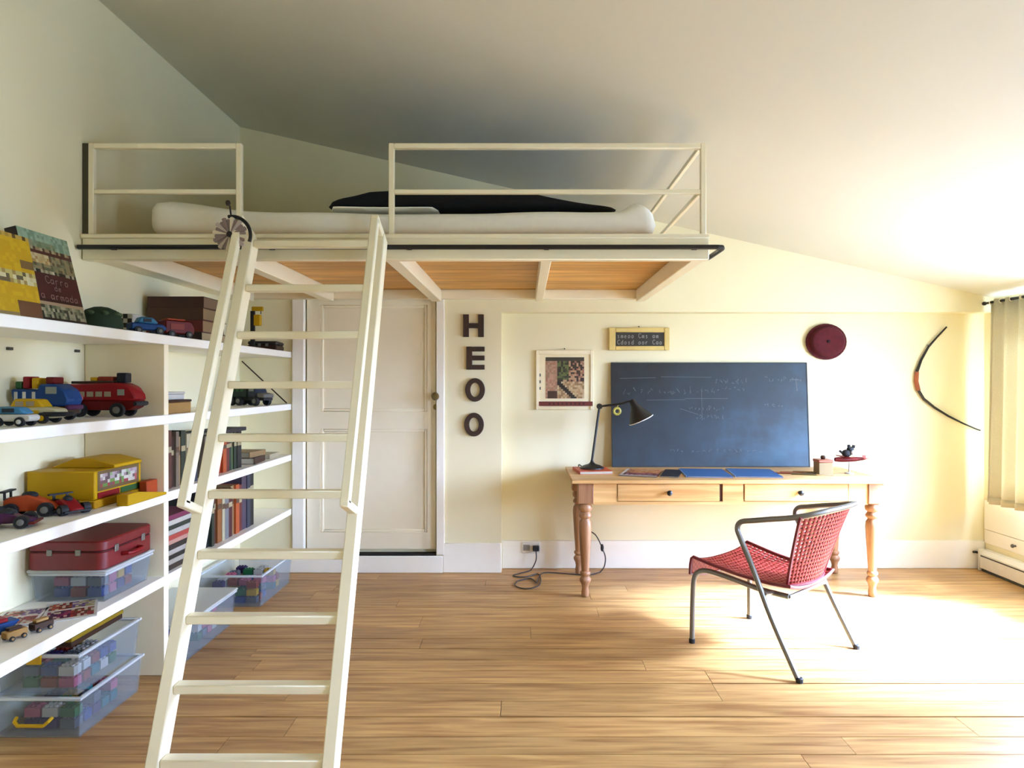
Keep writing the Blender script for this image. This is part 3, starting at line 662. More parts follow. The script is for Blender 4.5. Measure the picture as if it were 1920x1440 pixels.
def racer(name, label, loc, rz, L, c1, c2, h=.06, wr=.024):
    t = thing(name, label, 'toy', loc, rz)
    wheels(t, (-L*.32, L*.32), .042, wr, .026)
    part('body', side_prism([(-L*.5, wr*.7), (L*.5, wr*.7), (L*.52, wr*1.1), (L*.2, h*.75), (-L*.05, h), (-L*.48, h*.85)], .027), c1, t, .005)
    part('cockpit', MB().ell((-L*.05, 0, h*.95), (L*.16, .018, .016), 12, 6), RUBBER, t)
    part('spoiler', MB().box(-L*.52, -L*.4, -.045, .045, h+.012, h+.018).box(-L*.47, -L*.44, -.03, -.02, h*.8, h+.012).box(-L*.47, -L*.44, .02, .03, h*.8, h+.012), c2, t)
    part('front_wing', MB().box(L*.46, L*.58, -.05, .05, wr*.6, wr*.6+.006), c2, t)
    return t
racer('toy_racing_car', 'orange toy racing car with black spoiler on the yellow garage shelf', (-1.965, 2.66, SZ['C']), .25, .19, ORA, RUBBER, .085, .028)
racer('toy_racing_car', 'red toy racing car with black wheels beside the yellow garage', (-1.85, 2.70, SZ['C']), -.5, .13, RED, RUBBER, .06, .022)
racer('toy_racing_car', 'purple toy racing car at the front of the yellow garage shelf', (-1.89, 2.44, SZ['C']), .35, .16, PUR, col('dark_red'), .055, .024)
racer('toy_racing_car', 'black toy racing car with a red wing behind the orange one', (-2.03, 2.54, SZ['C']), .9, .14, RUBBER, RED, .07, .024)
# shelf D, first bay
def bin_(name, label, loc, sx, sy, h, group, tint='#9aa2a9', lid=False, handle=None, n=10, lab='', seed=1, latch=None):
    t = thing(name, label, 'storage bin', loc, 0, group)
    pl = clear_plastic('clear_plastic_'+tint.lstrip('#'), tint)
    w = .004; a = .02
    m = MB()                                            # tapered walls, open top
    lo = [(-sx/2+a, -sy/2+a), (sx/2-a, -sy/2+a), (sx/2-a, sy/2-a), (-sx/2+a, sy/2-a)]; hi = [(-sx/2+.008, -sy/2+.008), (sx/2-.008, -sy/2+.008), (sx/2-.008, sy/2-.008), (-sx/2+.008, sy/2-.008)]
    m.add([(x, y, 0) for x, y in lo]+[(x, y, h-.012) for x, y in hi]+[(x*.97, y*.97, w) for x, y in lo]+[(x*.975, y*.975, h-.012) for x, y in hi],
          [(3, 2, 1, 0), (8, 9, 10, 11)]+[(i, (i+1) % 4, 4+(i+1) % 4, 4+i) for i in range(4)]+[(8+i, 12+i, 12+(i+1) % 4, 8+(i+1) % 4) for i in range(4)]+[(4+i, 4+(i+1) % 4, 12+(i+1) % 4, 12+i) for i in range(4)])
    part('tub', m, pl, t)
    rm = MB(); o_, i_ = .0, .02
    rm.box(-sx/2, sx/2, -sy/2, -sy/2+.018, h-.012, h).box(-sx/2, sx/2, sy/2-.018, sy/2, h-.012, h).box(-sx/2, -sx/2+.018, -sy/2+.018, sy/2-.018, h-.012, h).box(sx/2-.018, sx/2, -sy/2+.018, sy/2-.018, h-.012, h)
    part('rim', rm, clear_plastic('rim_plastic', '#d3d9dc', .55), t, .003)
    if lid: part('lid', MB().box(-sx/2-.004, sx/2+.004, -sy/2-.004, sy/2+.004, h+.0005, h+.014), clear_plastic('lid_plastic', '#d6d9d6', .5), t, .004)
    if handle: part('handle', MB().tube([(-.07, -sy/2-.002, h*.55), (-.065, -sy/2-.02, h*.5), (-.05, -sy/2-.024, h*.42), (.05, -sy/2-.024, h*.42), (.065, -sy/2-.02, h*.5), (.07, -sy/2-.002, h*.55)], .007, 8), handle, t, label='yellow handle')
    if latch: part('latch', MB().box(-.03, .03, -sy/2-.008, -sy/2, h-.035, h+.012), latch, t, .003, label='yellow latch')
    # loose building bricks inside
    rg = random.Random(seed); cx = int((sx-.11)/.072); cy = int((sy-.11)/.058); k = 0
    names = {'red': '#b2242c', 'blue': '#2c4f9e', 'yellow': '#dcae22', 'green': '#2f7d4c', 'pink': '#d56a8c', 'white': '#e4e2dc', 'purple': '#4b3570', 'grey': '#6d7480', 'teal': '#2a7f84'}
    cells = [(i, j, l) for l in range(int((h-.03)/.046)) for i in range(cx) for j in range(cy)]
    first = {}
    for (i, j, l) in cells:
        if rg.random() < .05+.12*l: 
            continue
        nm = rg.choice(list(names)); x = -(cx-1)*.036+i*.072; y = -(cy-1)*.029+j*.058
        z = loc[2]+.0045+l*.0465
        below = [c for c in done if c == (i, j, l-1)] if l else [1]
        if not below: continue
        done.append((i, j, l))
        b = bpy.data.objects.new('toy_brick', brick_mesh(nm, names[nm])); COL.objects.link(b)
        b.location = (loc[0]+x, loc[1]+y, z); b.rotation_euler = (0, 0, rg.choice([0, math.pi])+rg.uniform(-.05, .05))
        tag(b, f'{nm} toy building brick inside the {lab}', 'toy brick', 'toy bricks in the '+lab)
    done.clear()
    return t
done = []
BM = {}
def brick_mesh(nm, c):
    if nm in BM: return BM[nm]
    m = MB().box(-.031, .031, -.023, .023, 0, .036)
    for sx in (-.019, 0, .019):
        for sy in (-.011, .011): m.lathe([(.0075, .036), (.0075, .043)], 8, Matrix.Translation((sx, sy, 0)))
    me = bpy.data.meshes.new('toy_brick'); me.from_pydata([tuple(p) for p in m.v], [], m.f); me.materials.append(col('brick_'+nm, c)); me.update(); BM[nm] = me
    return me
bin_('storage_bin', 'shallow clear plastic bin under the red suitcase', (-1.93, 2.985, SZ['D']), .33, .36, .125, None, lid=True, lab='bin under the suitcase', seed=4)
t = thing('suitcase', 'small red suitcase lying on a clear plastic bin', 'suitcase', (-1.935, 2.985, SZ['D']+.1395))
LEA = M('red_leatherette', '#8f141b', .45, var=.15, scale=30, bump=.2)
def rrect(x, y, r, n=5):
    pts = []
    for cx, cy, a in ((x-r, y-r, 0), (-x+r, y-r, 90), (-x+r, -y+r, 180), (x-r, -y+r, 270)):
        pts += [(cx+r*math.cos(R(a+90*k/n)), cy+r*math.sin(R(a+90*k/n))) for k in range(n+1)]
    return pts
part('lower_shell', MB().prism(rrect(.165, .19, .04), 0, .075), LEA, t, .004); part('lid', MB().prism(rrect(.165, .19, .04), .077, .122), LEA, t, .006)
part('seam', MB().prism(rrect(.163, .188, .04), .0745, .0775), M('seam_dark', '#3a0a0d', .6), t)
part('handle', MB().tube([(.165, -.06, .04), (.19, -.055, .04), (.2, -.035, .04), (.2, .035, .04), (.19, .055, .04), (.165, .06, .04)], .009, 8), RED, t, label='bright red carrying handle')
for yv in (-.1, .1): part('lock', MB().box(.1652, .169, yv-.014, yv+.014, .06, .092), CHROME, t, .002)
for xv in (-.06, .06): part('corner_stud', MB().box(xv-.012, xv+.012, -.1935, -.19, .062, .088), CHROME, t, .002)
def comic(seed):
    rg = random.Random(seed)
    def fn(u, v):
        if u < .06 or u > .94 or v < .07 or v > .93: return '#f2eee8'
        if abs(u-.5) < .03 or abs(v-.52) < .035: return '#efe3d8'
        k = (int(u*2), int(v*2)); base = {(0, 0): ['#7a2050', '#541848', '#a8305a'], (1, 0): ['#b8342c', '#8f1f24', '#7a4a20'], (0, 1): ['#c85a28', '#a83c20', '#5c2a1c'], (1, 1): ['#5c3a78', '#8c6a9c', '#b0a060']}[k]
        return rg.choice(base+['#d8c8b0'])
    return fn
def magazine(label, loc, rz, sx, sy, seed, h=.006):
    t = thing('comic_magazine', label, 'magazine', loc, rz)
    part('pages', MB().box(-sx/2, sx/2, -sy/2, sy/2, 0, h), M('paper_f0ece4', '#f0ece4', .6), t, .001)
    print_sheet('page_print', t, (-sx/2, -sy/2, h+.0008), (sx, 0, 0), (0, sy, 0), 16, 14, comic(seed)); return t
magazine('open comic magazine with purple and red panels at the shelf edge', (-1.845, 2.71, SZ['D']), .55, .18, .25, 5)
magazine('comic magazine lying partly behind the open one', (-1.99, 2.62, SZ['D']), .35, .15, .2, 8)
t = thing('toy_boat', 'red and blue toy boat lying at the wall end of the shelf', 'toy', (-1.99, 2.40, SZ['D']), 1.1)
part('hull', MB().prism([(-.12, .0), (.1, .0), (.14, .04), (-.13, .04)], -.035, .035, XZ), BLUE, t, .006); part('deck', MB().box(-.12, .1, -.028, .028, .0405, .055), RED, t, .003); part('cabin', MB().box(-.09, -.01, -.022, .022, .0555, .085), DRED, t, .004)
for k, (c, nm) in enumerate(((BRN, 'brown'), (TAN, 'tan'), (col('ochre'), 'ochre'))):
    t = thing('toy_wagon', f'{nm} wooden toy wagon lined up at the front of the low shelf', 'toy', (-1.815-.028*k*0-.07*k*.5, 2.50-.085*k, SZ['D']), 1.2, 'wooden wagons on the low shelf')
    wheels(t, (-.02, .02), .02, .009, .008, RUBBER, TAN)
    part('body', MB().box(-.036, .036, -.018, .018, .01, .035), c, t, .003); part('load', MB().box(-.025, .02, -.012, .012, .0355, .046), TAN if c is not TAN else BRN, t, .002)
# floor bins
bin_('storage_bin', 'lower clear plastic bin with yellow handle on the floor under the shelf', (-1.92, 2.83, .0), .36, .44, .165, None, handle=YEL, lab='lower bin of the stack', seed=21)
bin_('storage_bin', 'upper clear plastic bin stacked on the bin with yellow handle', (-1.925, 2.83, .1655), .35, .43, .165, None, latch=YEL, lab='upper bin of the stack', seed=33)
t = thing('game_box', 'flat yellow and brown game box on top of the stacked bins', 'box', (-1.95, 2.86, .331))
part('tray', MB().box(-.14, .12, -.17, .17, 0, .022), BRN, t, .003); part('lid', MB().box(-.143, .123, -.173, .173, .0225, .04), col('mustard', '#a98a1c'), t, .003)
bin_('storage_bin', 'lidded clear plastic bin on the floor beside the shelf divider', (-1.875, 3.60, 0), .38, .60, .19, None, lid=True, lab='lidded bin by the divider', seed=5)
bin_('storage_bin', 'clear plastic bin with pink and red bricks on the floor near the door', (-1.845, 4.42, 0), .42, .55, .20, None, lab='bin near the door', seed=14)

# ================================================================== WRITING TABLE
TY0, TY1, TX0, TX1, TZ = 4.30, 4.985, .300, 2.345, .774
tab = thing('writing_table', 'long pine writing table with turned legs and two drawers', 'table', ((TX0+TX1)/2, (TY0+TY1)/2, 0))
nbd = 4
for k in range(nbd):
    a = TY0+(TY1-TY0)*k/nbd; b = TY0+(TY1-TY0)*(k+1)/nbd
    part('top_board', MB().box(TX0, TX1, a+.0008, b-.0008, TZ-.026, TZ), PINE, tab, .003, **W)
LEGX = (TX0+.093, TX1-.068); LEGY = (TY0+.075, TY1-.075)
prof = [(.020, 0), (.024, .004), (.026, .03), (.021, .06), (.027, .085), (.036, .1), (.038, .115), (.03, .128), (.024, .135), (.034, .148), (.034, .16), (.025, .168), (.027, .2), (.034, .30), (.040, .40), (.043, .46), (.040, .49), (.03, .505), (.028, .512), (.041, .522), (.043, .535), (.034, .548), (.03, .556), (.044, .568), (.046, .59), (.038, .605), (.034, .612)]
for x in LEGX:
    for y in LEGY:
        m = MB().lathe(prof, 18, Matrix.Translation((x, y, 0))); part('leg', m, PINEV, tab, sharp=50, **W)
        part('leg_block', MB().box(x-.05, x+.05, y-.05, y+.05, .6125, TZ-.0265), PINEV, tab, .004, **W)
AZ0, AZ1 = .628, TZ-.0265
fy = TY0+.035
dr = [(at(1158, 0, fy)[0], at(1349, 0, fy)[0]), (at(1396, 0, fy)[0], at(1590, 0, fy)[0])]
ap = MB().box(LEGX[0]+.05, dr[0][0]-.004, fy, fy+.022, AZ0, AZ1).box(dr[0][1]+.022, dr[1][0]-.008, fy, fy+.022, AZ0, AZ1).box(dr[1][1]+.006, LEGX[1]-.05, fy, fy+.022, AZ0, AZ1)
ap.box(LEGX[0]+.05, LEGX[1]-.05, fy, fy+.022, AZ0-.02, AZ0)
part('apron', ap, PINE, tab, **W)
part('apron', MB().box(LEGX[0]+.05, LEGX[1]-.05, LEGY[1]+.02, LEGY[1]+.042, AZ0-.02, AZ1), PINE, tab, **W)
for x in LEGX: part('apron', MB().box(x-.011, x+.011, LEGY[0]+.05, LEGY[1]-.05, AZ0-.02, AZ1), PINE, tab, **W)
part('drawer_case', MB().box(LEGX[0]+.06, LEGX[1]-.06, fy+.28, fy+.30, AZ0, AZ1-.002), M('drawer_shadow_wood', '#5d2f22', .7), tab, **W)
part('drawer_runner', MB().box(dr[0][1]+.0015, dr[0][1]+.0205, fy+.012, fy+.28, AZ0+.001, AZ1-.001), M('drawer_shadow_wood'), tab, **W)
for k, (a, b) in enumerate(dr):
    d = part('drawer', MB().box(a, b, fy-.004, fy+.018, AZ0+.004, AZ1-.006).box(a+.01, b-.01, fy+.018, fy+.27, AZ0+.006, AZ0+.012), PINE, tab, .002, **W)
    kp = at((1254, 1499)[k], 924, fy)
    part('knob', MB().lathe([(.012, 0), (.009, .006), (.009, .014), (.017, .02), (.018, .028), (.01, .034), (.001, .035)], 14, Matrix.Translation((kp[0], fy-.004, (AZ0+AZ1)/2)) @ AY), BLACK, d, world=True, label='black round drawer knob')

# chalkboard leaning on the wall
CBL, CBR = .645, 2.118; yb = 4.958; Hb = .782; lean = math.asin((YN-.004-yb-.022)/Hb)
cb = thing('chalkboard', 'dark blue-grey chalkboard leaning on the wall at the back of the table', 'chalkboard', ((CBL+CBR)/2, yb, TZ)); cb.rotation_euler = (-lean, 0, 0)
hw = (CBR-CBL)/2
mt = bpy.data.materials.new('slate_paint'); mt.use_nodes = True; nt = mt.node_tree; b = nt.nodes['Principled BSDF']; b.inputs['Roughness'].default_value = .55
tc = nt.nodes.new('ShaderNodeTexCoord')
n1 = nt.nodes.new('ShaderNodeTexNoise'); n1.inputs['Scale'].default_value = 3.2; n1.inputs['Detail'].default_value = 6; n1.inputs['Roughness'].default_value = .6
sp = nt.nodes.new('ShaderNodeSeparateXYZ'); nt.links.new(tc.outputs['Object'], n1.inputs['Vector']); nt.links.new(tc.outputs['Object'], sp.inputs[0])
# chalk dust with a painted bluish reflection: stronger low down and at one end
s1 = nt.nodes.new('ShaderNodeMath'); s1.operation = 'MULTIPLY_ADD'; s1.inputs[1].default_value = .26; s1.inputs[2].default_value = .22; nt.links.new(sp.outputs[0], s1.inputs[0])
s2 = nt.nodes.new('ShaderNodeMath'); s2.operation = 'MULTIPLY_ADD'; s2.inputs[1].default_value = -.35; nt.links.new(sp.outputs[2], s2.inputs[0]); nt.links.new(s1.outputs[0], s2.inputs[2])
s3 = nt.nodes.new('ShaderNodeMath'); s3.operation = 'MULTIPLY_ADD'; s3.inputs[1].default_value = .9; nt.links.new(n1.outputs['Fac'], s3.inputs[0]); nt.links.new(s2.outputs[0], s3.inputs[2])
rp2 = nt.nodes.new('ShaderNodeValToRGB'); e = rp2.color_ramp.elements; e[0].position = .25; e[1].position = .95
e[0].color = lin('#14171a')+(1,); e[1].color = lin('#37566c')+(1,); q = e.new(.6); q.color = lin('#1f2f3b')+(1,)
nt.links.new(s3.outputs[0], rp2.inputs[0]); nt.links.new(rp2.outputs[0], b.inputs['Base Color'])
part('slate', MB().box(-hw+.008, hw-.008, 0, .012, .008, Hb-.008), mt, cb)
part('edge_strip', MB().box(-hw, hw, -.002, .014, Hb-.0078, Hb).box(-hw, hw, -.002, .014, 0, .0078).box(-hw, -hw+.0078, -.002, .014, .0078, Hb-.0078).box(hw-.0078, hw, -.002, .014, .0078, Hb-.0078), M('edge_dark', '#23282b', .6), cb)
# faint chalk writing: ruled lines and rows of half rubbed-out letters
CM = Matrix(((0, 1, 0, 0), (-1, 0, 0, 0), (0, 0, 1, 0), (0, 0, 0, 1)))      # stroke plane -> board front
def bu(px, py): return ((px-1142)/368*2*hw-hw, (877-py)/196*Hb)
ck = MB(); rg = random.Random(5)
def line(px0, py0, px1, py1, w=.0035): stroke(ck, bu(px0, py0), bu(px1, py1), w, CM, .0006)
for a in ((1158, 711, 1225, 710), (1235, 708, 1330, 709), (1208, 752, 1280, 751), (1280, 749, 1360, 749), (1270, 768, 1304, 779)): line(*a, .0028)
def scr(px0, px1, py, h, adv, thin=.0022):
    x = px0
    while x < px1:
        x0, y0 = bu(x, py); hh = h*rg.uniform(.6, 1.1); w_ = adv*.75
        p = (x0+rg.uniform(0, w_), y0+rg.uniform(0, hh))
        for _ in range(rg.choice((2, 3, 3, 4))):
            q = (x0+rg.uniform(0, w_), y0+rg.uniform(0, hh))
            if (Vector(q)-Vector(p)).length > .006: stroke(ck, p, q, thin, CM, .0006)
            p = q
        x += adv*250*rg.uniform(.7, 1.25)
scr(1162, 1330, 742, .06, .042); scr(1335, 1400, 722, .05, .034); scr(1340, 1392, 735, .04, .034); scr(1430, 1500, 718, .05, .03); scr(1285, 1355, 772, .035, .026); scr(1300, 1352, 788, .04, .026); scr(1425, 1465, 765, .03, .03)
line(1488, 712, 1490, 735, .006); line(1478, 713, 1494, 714, .005); line(1311, 730, 1311, 790, .0024)
scr(1250, 1420, 850, .03, .05, .0016)
o = part('chalk_writing', ck, M('chalk', '#868b8e', .95), cb); o['kind'] = 'stuff'

# desk lamp
lb = at(1110, 880, 4.72); ly = 4.72
lm = thing('desk_lamp', 'black jointed desk lamp standing on an orange book', 'lamp', (lb.x, ly, TZ+.021))
def LP(px, py, dy=0): p = at(px, py, ly+dy); return Vector((p.x-lb.x, dy, p.z-(TZ+.021)))
part('base', MB().lathe([(.085, 0), (.085, .008), (.06, .022), (.025, .032), (.013, .045), (.009, .06)], 22), BLACK, lm)
e1 = LP(1124, 762)
part('lower_arm', MB().tube([(0, 0, .055), e1], .0085, 8), BLACK, lm)
part('elbow_joint', MB().lathe([(.018, -.016), (.021, -.01), (.021, .01), (.018, .016)], 12, Matrix.Translation(e1) @ AY), BLACK, lm)
e2 = LP(1166, 757, -.03)
part('upper_arm', MB().tube([e1, e2, LP(1180, 752, -.03)], .0075, 8), BLACK, lm)
ax = (LP(1207, 791, -.03)-LP(1190, 754, -.03)).normalized(); top = LP(1186, 752, -.03)
rm = ax.to_track_quat('Z', 'Y').to_matrix().to_4x4(); rm = Matrix.Translation(top) @ rm
sh = part('shade', MB().lathe([(.016, -.012), (.024, .0), (.028, .03), (.036, .05), (.09, .142), (.086, .142), (.033, .054), (.02, .03), (.001, .028)], 24, rm), BLACK, lm, sharp=50)
part('shade_rim', MB().lathe([(.086, .142), (.0915, .142), (.0915, .147), (.086, .147)], 24, rm), M('rim_white', '#e6e4df', .4), sh, label='white inner rim of the shade')
part('bulb', MB().ell((0, 0, .09), (.024, .024, .03), 12, 8, rm), M('bulb_glass', '#e9e6dc', .15), lm)
kn = LP(1157, 771, -.045)
part('ring_knob', MB().tube([kn+Vector((.022*math.cos(R(a)), 0, .022*math.sin(R(a)))) for a in range(0, 360, 24)], .009, 8, True).tube([kn+Vector((0, .01, .02)), e2+Vector((-.02, .01, 0))], .003, 6), M('knob_yellow', '#d8cf62', .4), lm, label='pale yellow ring hanging from the arm')

# things lying on the table
def flat_book(name, label, cat, loc, rz, sx, sy, h, covmat, pages='#e9e1cd'):
    t = thing(name, label, cat, loc, rz)
    part('cover', MB().box(-sx/2, sx/2, -sy/2, sy/2, 0, .002).box(-sx/2, sx/2, -sy/2, sy/2, h-.002, h).box(-sx/2, -sx/2+.002, -sy/2, sy/2, .002, h-.002), covmat, t)
    part('pages', MB().box(-sx/2+.002, sx/2-.003, -sy/2+.003, sy/2-.003, .002, h-.002), M('paper_'+pages.lstrip('#'), pages, .8), t); return t
flat_book('book', 'thin orange-red book under the desk lamp', 'book', (lb.x, 4.70, TZ), .12, .23, .27, .0205, M('cover_flame', '#c2491c', .5, var=.25, scale=18))
def mag1(u, v):
    if u < .06 or v < .05: return '#e9e2dc'
    if v > .45: return pick(['#d89a5c', '#cf8748', '#e0ab74', '#b86a3c'])
    return pick(['#6a2c28', '#8c4a40', '#4a2420', '#a8606a', '#c9a0a8'])
t = flat_book('magazine', 'magazine with an orange cover picture beside the desk lamp', 'magazine', (.80, 4.60, TZ), -.32, .25, .34, .008, M('cover_brown', '#5a3424', .4))
print_sheet('cover_print', t, (-.125, -.17, .0088), (.25, 0, 0), (0, .34, 0), 14, 12, mag1)
flat_book('note_book', 'slim black notebook between the magazine and the blue folder', 'notebook', (1.005, 4.58, TZ), -.30, .12, .36, .009, M('cover_black', '#221d20', .5))
FB = M('folder_blue', '#3f74b8', .45, var=.08)
for k, (x, rz, lb_) in enumerate(((1.24, -.10, 'blue folder lying beside the slim black notebook'), (1.575, -.14, 'blue folder lying beside the bundle of pencils'))):
    t = thing('folder', lb_, 'folder', (x, 4.60, TZ), rz)
    part('back_cover', MB().box(-.15, .15, -.2, .2, 0, .002), FB, t); part('papers', MB().box(-.142, .142, -.195, .195, .0022, .007), M('paper_f0ece4'), t); part('front_cover', MB().box(-.15, .15, -.2, .2, .0072, .0092), FB, t)
    part('spine', MB().box(-.156, -.15, -.2, .2, 0, .0095), M('folder_pale', '#9db7da', .5), t)
for k, (dx, dy, rz, c, nm) in enumerate(((0, 0, -.25, '#8c3a22', 'brick red'), (.06, .02, -.18, '#b0652f', 'orange brown'), (.10, -.025, -.32, '#6f5a2c', 'olive'), (.16, .03, -.22, '#c0a060', 'straw yellow'), (.19, -.01, -.15, '#3c2c1c', 'dark brown'))):
    t = thing('pencil', f'{nm} pencil lying loose beside the blue folder', 'pencil', (1.80+dx, 4.58+dy*2.2, TZ), rz, 'loose pencils')
    hx = [(.006*math.cos(R(a)), .006*math.sin(R(a))) for a in range(0, 360, 60)]
    mp = Matrix.Translation((0, 0, .0055)) @ AX
    part('barrel', MB().prism(hx, -.09, .07, mp), M('pencil_'+c.lstrip('#'), c, .4), t); part('tip', MB().lathe([(.0058, .07), (.001, .092)], 6, mp), TAN, t)
o = part('ruler', MB().box(-.16, .16, -.016, .016, 0, .003), M('ruler_wood', '#b89a58', .5)); o.location = (1.97, 4.66, TZ); o.rotation_euler = (0, 0, -.08)
tag(o, 'wooden ruler lying beside the loose pencils', 'ruler')
pb_ = at(1548, 892, 4.52)
t = thing('wooden_box', 'small tan wooden box standing at the end of the table', 'box', (pb_.x, 4.56, TZ))
part('body', MB().box(-.046, .046, -.046, .046, 0, .085).box(-.05, .05, -.05, .05, 0, .008), M('box_tan', '#b59a6a', .6), t, .002); part('lid', MB().box(-.05, .05, -.05, .05, .0855, .105), M('box_coral', '#d07a5c', .5), t, .004); part('knob', MB().lathe([(.012, .1055), (.018, .118), (.012, .13), (.001, .132)], 12), BRN, t)
# small toy plane carrying a black and white figure, on a stand
t = thing('toy_plane', 'small red toy plane with black and white pilot beside the tan box', 'toy', (at(1598, 0, 4.56).x, 4.60, TZ))
part('stand', MB().lathe([(.03, 0), (.03, .006), (.006, .012), (.005, .088)], 12), WHT, t)
part('fuselage', MB().tube([(-.10, 0, .098), (-.06, 0, .098), (.03, 0, .1), (.10, 0, .103), (.115, 0, .103)], [.014, .018, .017, .009, .004], 10), DRED, t)
part('wing', MB().box(-.045, .005, -.11, .11, .112, .117), RED, t, .002); part('tail', MB().box(.08, .11, -.04, .04, .106, .11).box(.09, .112, -.002, .002, .11, .128), col('coral', '#d4685c'), t)
part('pilot', MB().ell((-.02, 0, .141), (.034, .024, .026)).ell((.006, 0, .168), (.024, .022, .02)).tube([(-.045, 0, .14), (-.068, .0, .158)], .008, 6).tube([(-.008, -.012, .178), (-.012, -.014, .2)], .01, 6).tube([(.022, -.008, .178), (.026, -.01, .198)], .01, 6), RUBBER, t)
part('pilot_patch', MB().ell((.016, -.02, .146), (.017, .012, .018)), M('patch_white', '#ffffff', .5), t)

# ================================================================== ON THE END WALL
LET = M('letter_wood', '#4a2f20', .6, var=.2, scale=30)
LETS = M('letter_side', '#9a7444', .6)
def letter(kind, pxc, py0, py1, label):
    zc0 = at(0, py1, YB).z; zc1 = at(0, py0, YB).z; h = zc1-zc0; w = .152 if kind != 'O' else .146; st = .042
    t = thing('wall_letter', label, 'letter', (at(pxc, 0, YB).x, YB, zc0), 0, 'wooden letters beside the door')
    m = MB(); d0, d1 = -.021, -.001
    if kind == 'H': m.box(-w/2, -w/2+st, d0, d1, 0, h).box(w/2-st, w/2, d0, d1, 0, h).box(-w/2+st, w/2-st, d0, d1, h/2-st*.42, h/2+st*.42)
    elif kind == 'E':
        m.box(-w*.42, -w*.42+st, d0, d1, 0, h)
        for z0 in (0, h/2-st*.4, h-st*.85): m.box(-w*.42+st, w*.46, d0, d1, z0, z0+st*.82)
    else:
        n = 28; P = lambda rx, rz, k: (rx*math.cos(2*math.pi*k/n), h/2+rz*math.sin(2*math.pi*k/n))
        vs = []
        for k in range(n):
            for (rx, rz), y in (((w/2, h/2), d0), ((w/2-st*.9, h/2-st*.82), d0), ((w/2, h/2), d1), ((w/2-st*.9, h/2-st*.82), d1)):
                a, b = P(rx, rz, k); vs.append((a, y, b))
        fs = []
        for k in range(n):
            a = k*4; b = ((k+1) % n)*4
            fs += [(a, a+1, b+1, b), (a+2, b+2, b+3, a+3), (a, b, b+2, a+2), (a+1, a+3, b+3, b+1)]
        m.add(vs, fs)
    part('face', m, LET, t, .002)
    part('spacer', MB().box(-.008, .008, -.001, 0, h*.45, h*.55) if kind != 'O' else MB().box(-w/2+.012, -w/2+.026, -.001, 0, h*.45, h*.55), LETS, t)
letter('H', 888, 590, 632, 'dark wooden letter H on the wall beside the door, topmost of four')
letter('E', 891, 650, 693, 'dark wooden letter E under the letter H')
letter('O', 891, 709, 753, 'dark wooden letter O right under the letter E')
letter('O', 889, 774, 818, 'dark wooden letter O lowest of the four letters')
# calendar
ca = at(1005, 768, YN); cbp = at(1112, 657, YN)
t = thing('wall_calendar', 'cream calendar print with a collage picture and a red strip', 'calendar', ((ca.x+cbp.x)/2, YN, ca.z))
w = cbp.x-ca.x; h = cbp.z-ca.z
part('backing', MB().box(-w/2, w/2, -.014, -.001, 0, h), M('backing_cream', '#e9dcb4', .6), t, .002)
bsd = M('frame_cream', '#efe4c2', .5)
for (a, b_, c, d) in ((-w/2, -w/2+.022, 0, h), (w/2-.022, w/2, 0, h), (-w/2+.022, w/2-.022, h-.03, h)): part('frame_strip', MB().box(a, b_, -.022, -.0145, c, d), bsd, t, .002)
def coll(u, v):
    if v > .93: return '#4a4236'
    if u < .3: return '#5a3c2c' if v < .2 and u > .04 else pick(['#c4947a', '#b88468', '#cda184', '#b09070'])
    if u < .58 and v > .45: return pick(['#5c6a3c', '#6f7a44', '#4a4a30', '#3a3026'])
    if v > .42: return pick(['#3c2c24', '#d0a880', '#b07a64', '#4a3426', '#caa27c'])
    if abs((v)-(.42-(u-.3)*.9)) < .07: return '#30241e'
    return pick(['#d8b888', '#c9a070', '#e0c79c', '#a8845c'])
print_sheet('picture', t, (at(1023, 0, YN).x-(ca.x+cbp.x)/2, -.0156, at(0, 747, YN).z-ca.z), ((1095-1023)*YN/F, 0, 0), (0, 0, (747-670)*YN/F), 20, 22, coll)
part('red_strip', MB().box(-w/2+.022, w/2-.005, -.0235, -.022, .028, .062), M('strip_red', '#8c3a2c', .6), t)
for k in range(9): part('date_mark', MB().box(-.12+k*.032, -.107+k*.032, -.0245, -.0236, .036, .053), M('strip_dark', '#5c2018', .6), t)
for k in range(3): part('side_mark', MB().box(-w/2+.026, -w/2+.036, -.0155, -.0145, .15+k*.05, .172+k*.05), GRY, t)
part('nail', MB().tube([(0, -.02, h+.01), (0, 0, h+.014)], .004, 6), BRN, t)
# small yellow-framed sign
sa = at(1141, 657, YN); sb = at(1254, 615, YN); w = sb.x-sa.x; h = sb.z-sa.z
t = thing('framed_sign', 'small dark lettered sign in a pale yellow wooden frame', 'sign', ((sa.x+sb.x)/2, YN, sa.z))
fy_ = M('frame_yellow', '#d9c178', .5, var=.1)
for (a, b_, c, d) in ((-w/2, -w/2+.05, 0, h), (w/2-.04, w/2, 0, h), (-w/2+.05, w/2-.04, 0, .032), (-w/2+.05, w/2-.04, h-.035, h)): part('frame_strip', MB().box(a, b_, -.03, -.001, c, d), fy_, t, .004)
part('board', MB().box(-w/2+.05, w/2-.04, -.02, -.001, .032, h-.035), M('sign_dark', '#3c3a34', .5), t)
sm = MB(); SMx = Matrix.Translation((0, -.02, 0)) @ CM
rg = random.Random(9)
for py_, n in ((.100, 12), (.052, 13)):
    for k in range(n):
        if k in (5, 9): continue
        write(sm, rg.choice('Caoremds'), -w/2+.065+k*.0265, py_-.008, .034, .022, .0045, SMx, .0006)
part('lettering', sm, M('sign_pale', '#b9b8b4', .6), t)['kind'] = 'stuff'
part('nail', MB().tube([(0, -.02, h+.008), (0, 0, h+.012)], .004, 6), BRN, t)
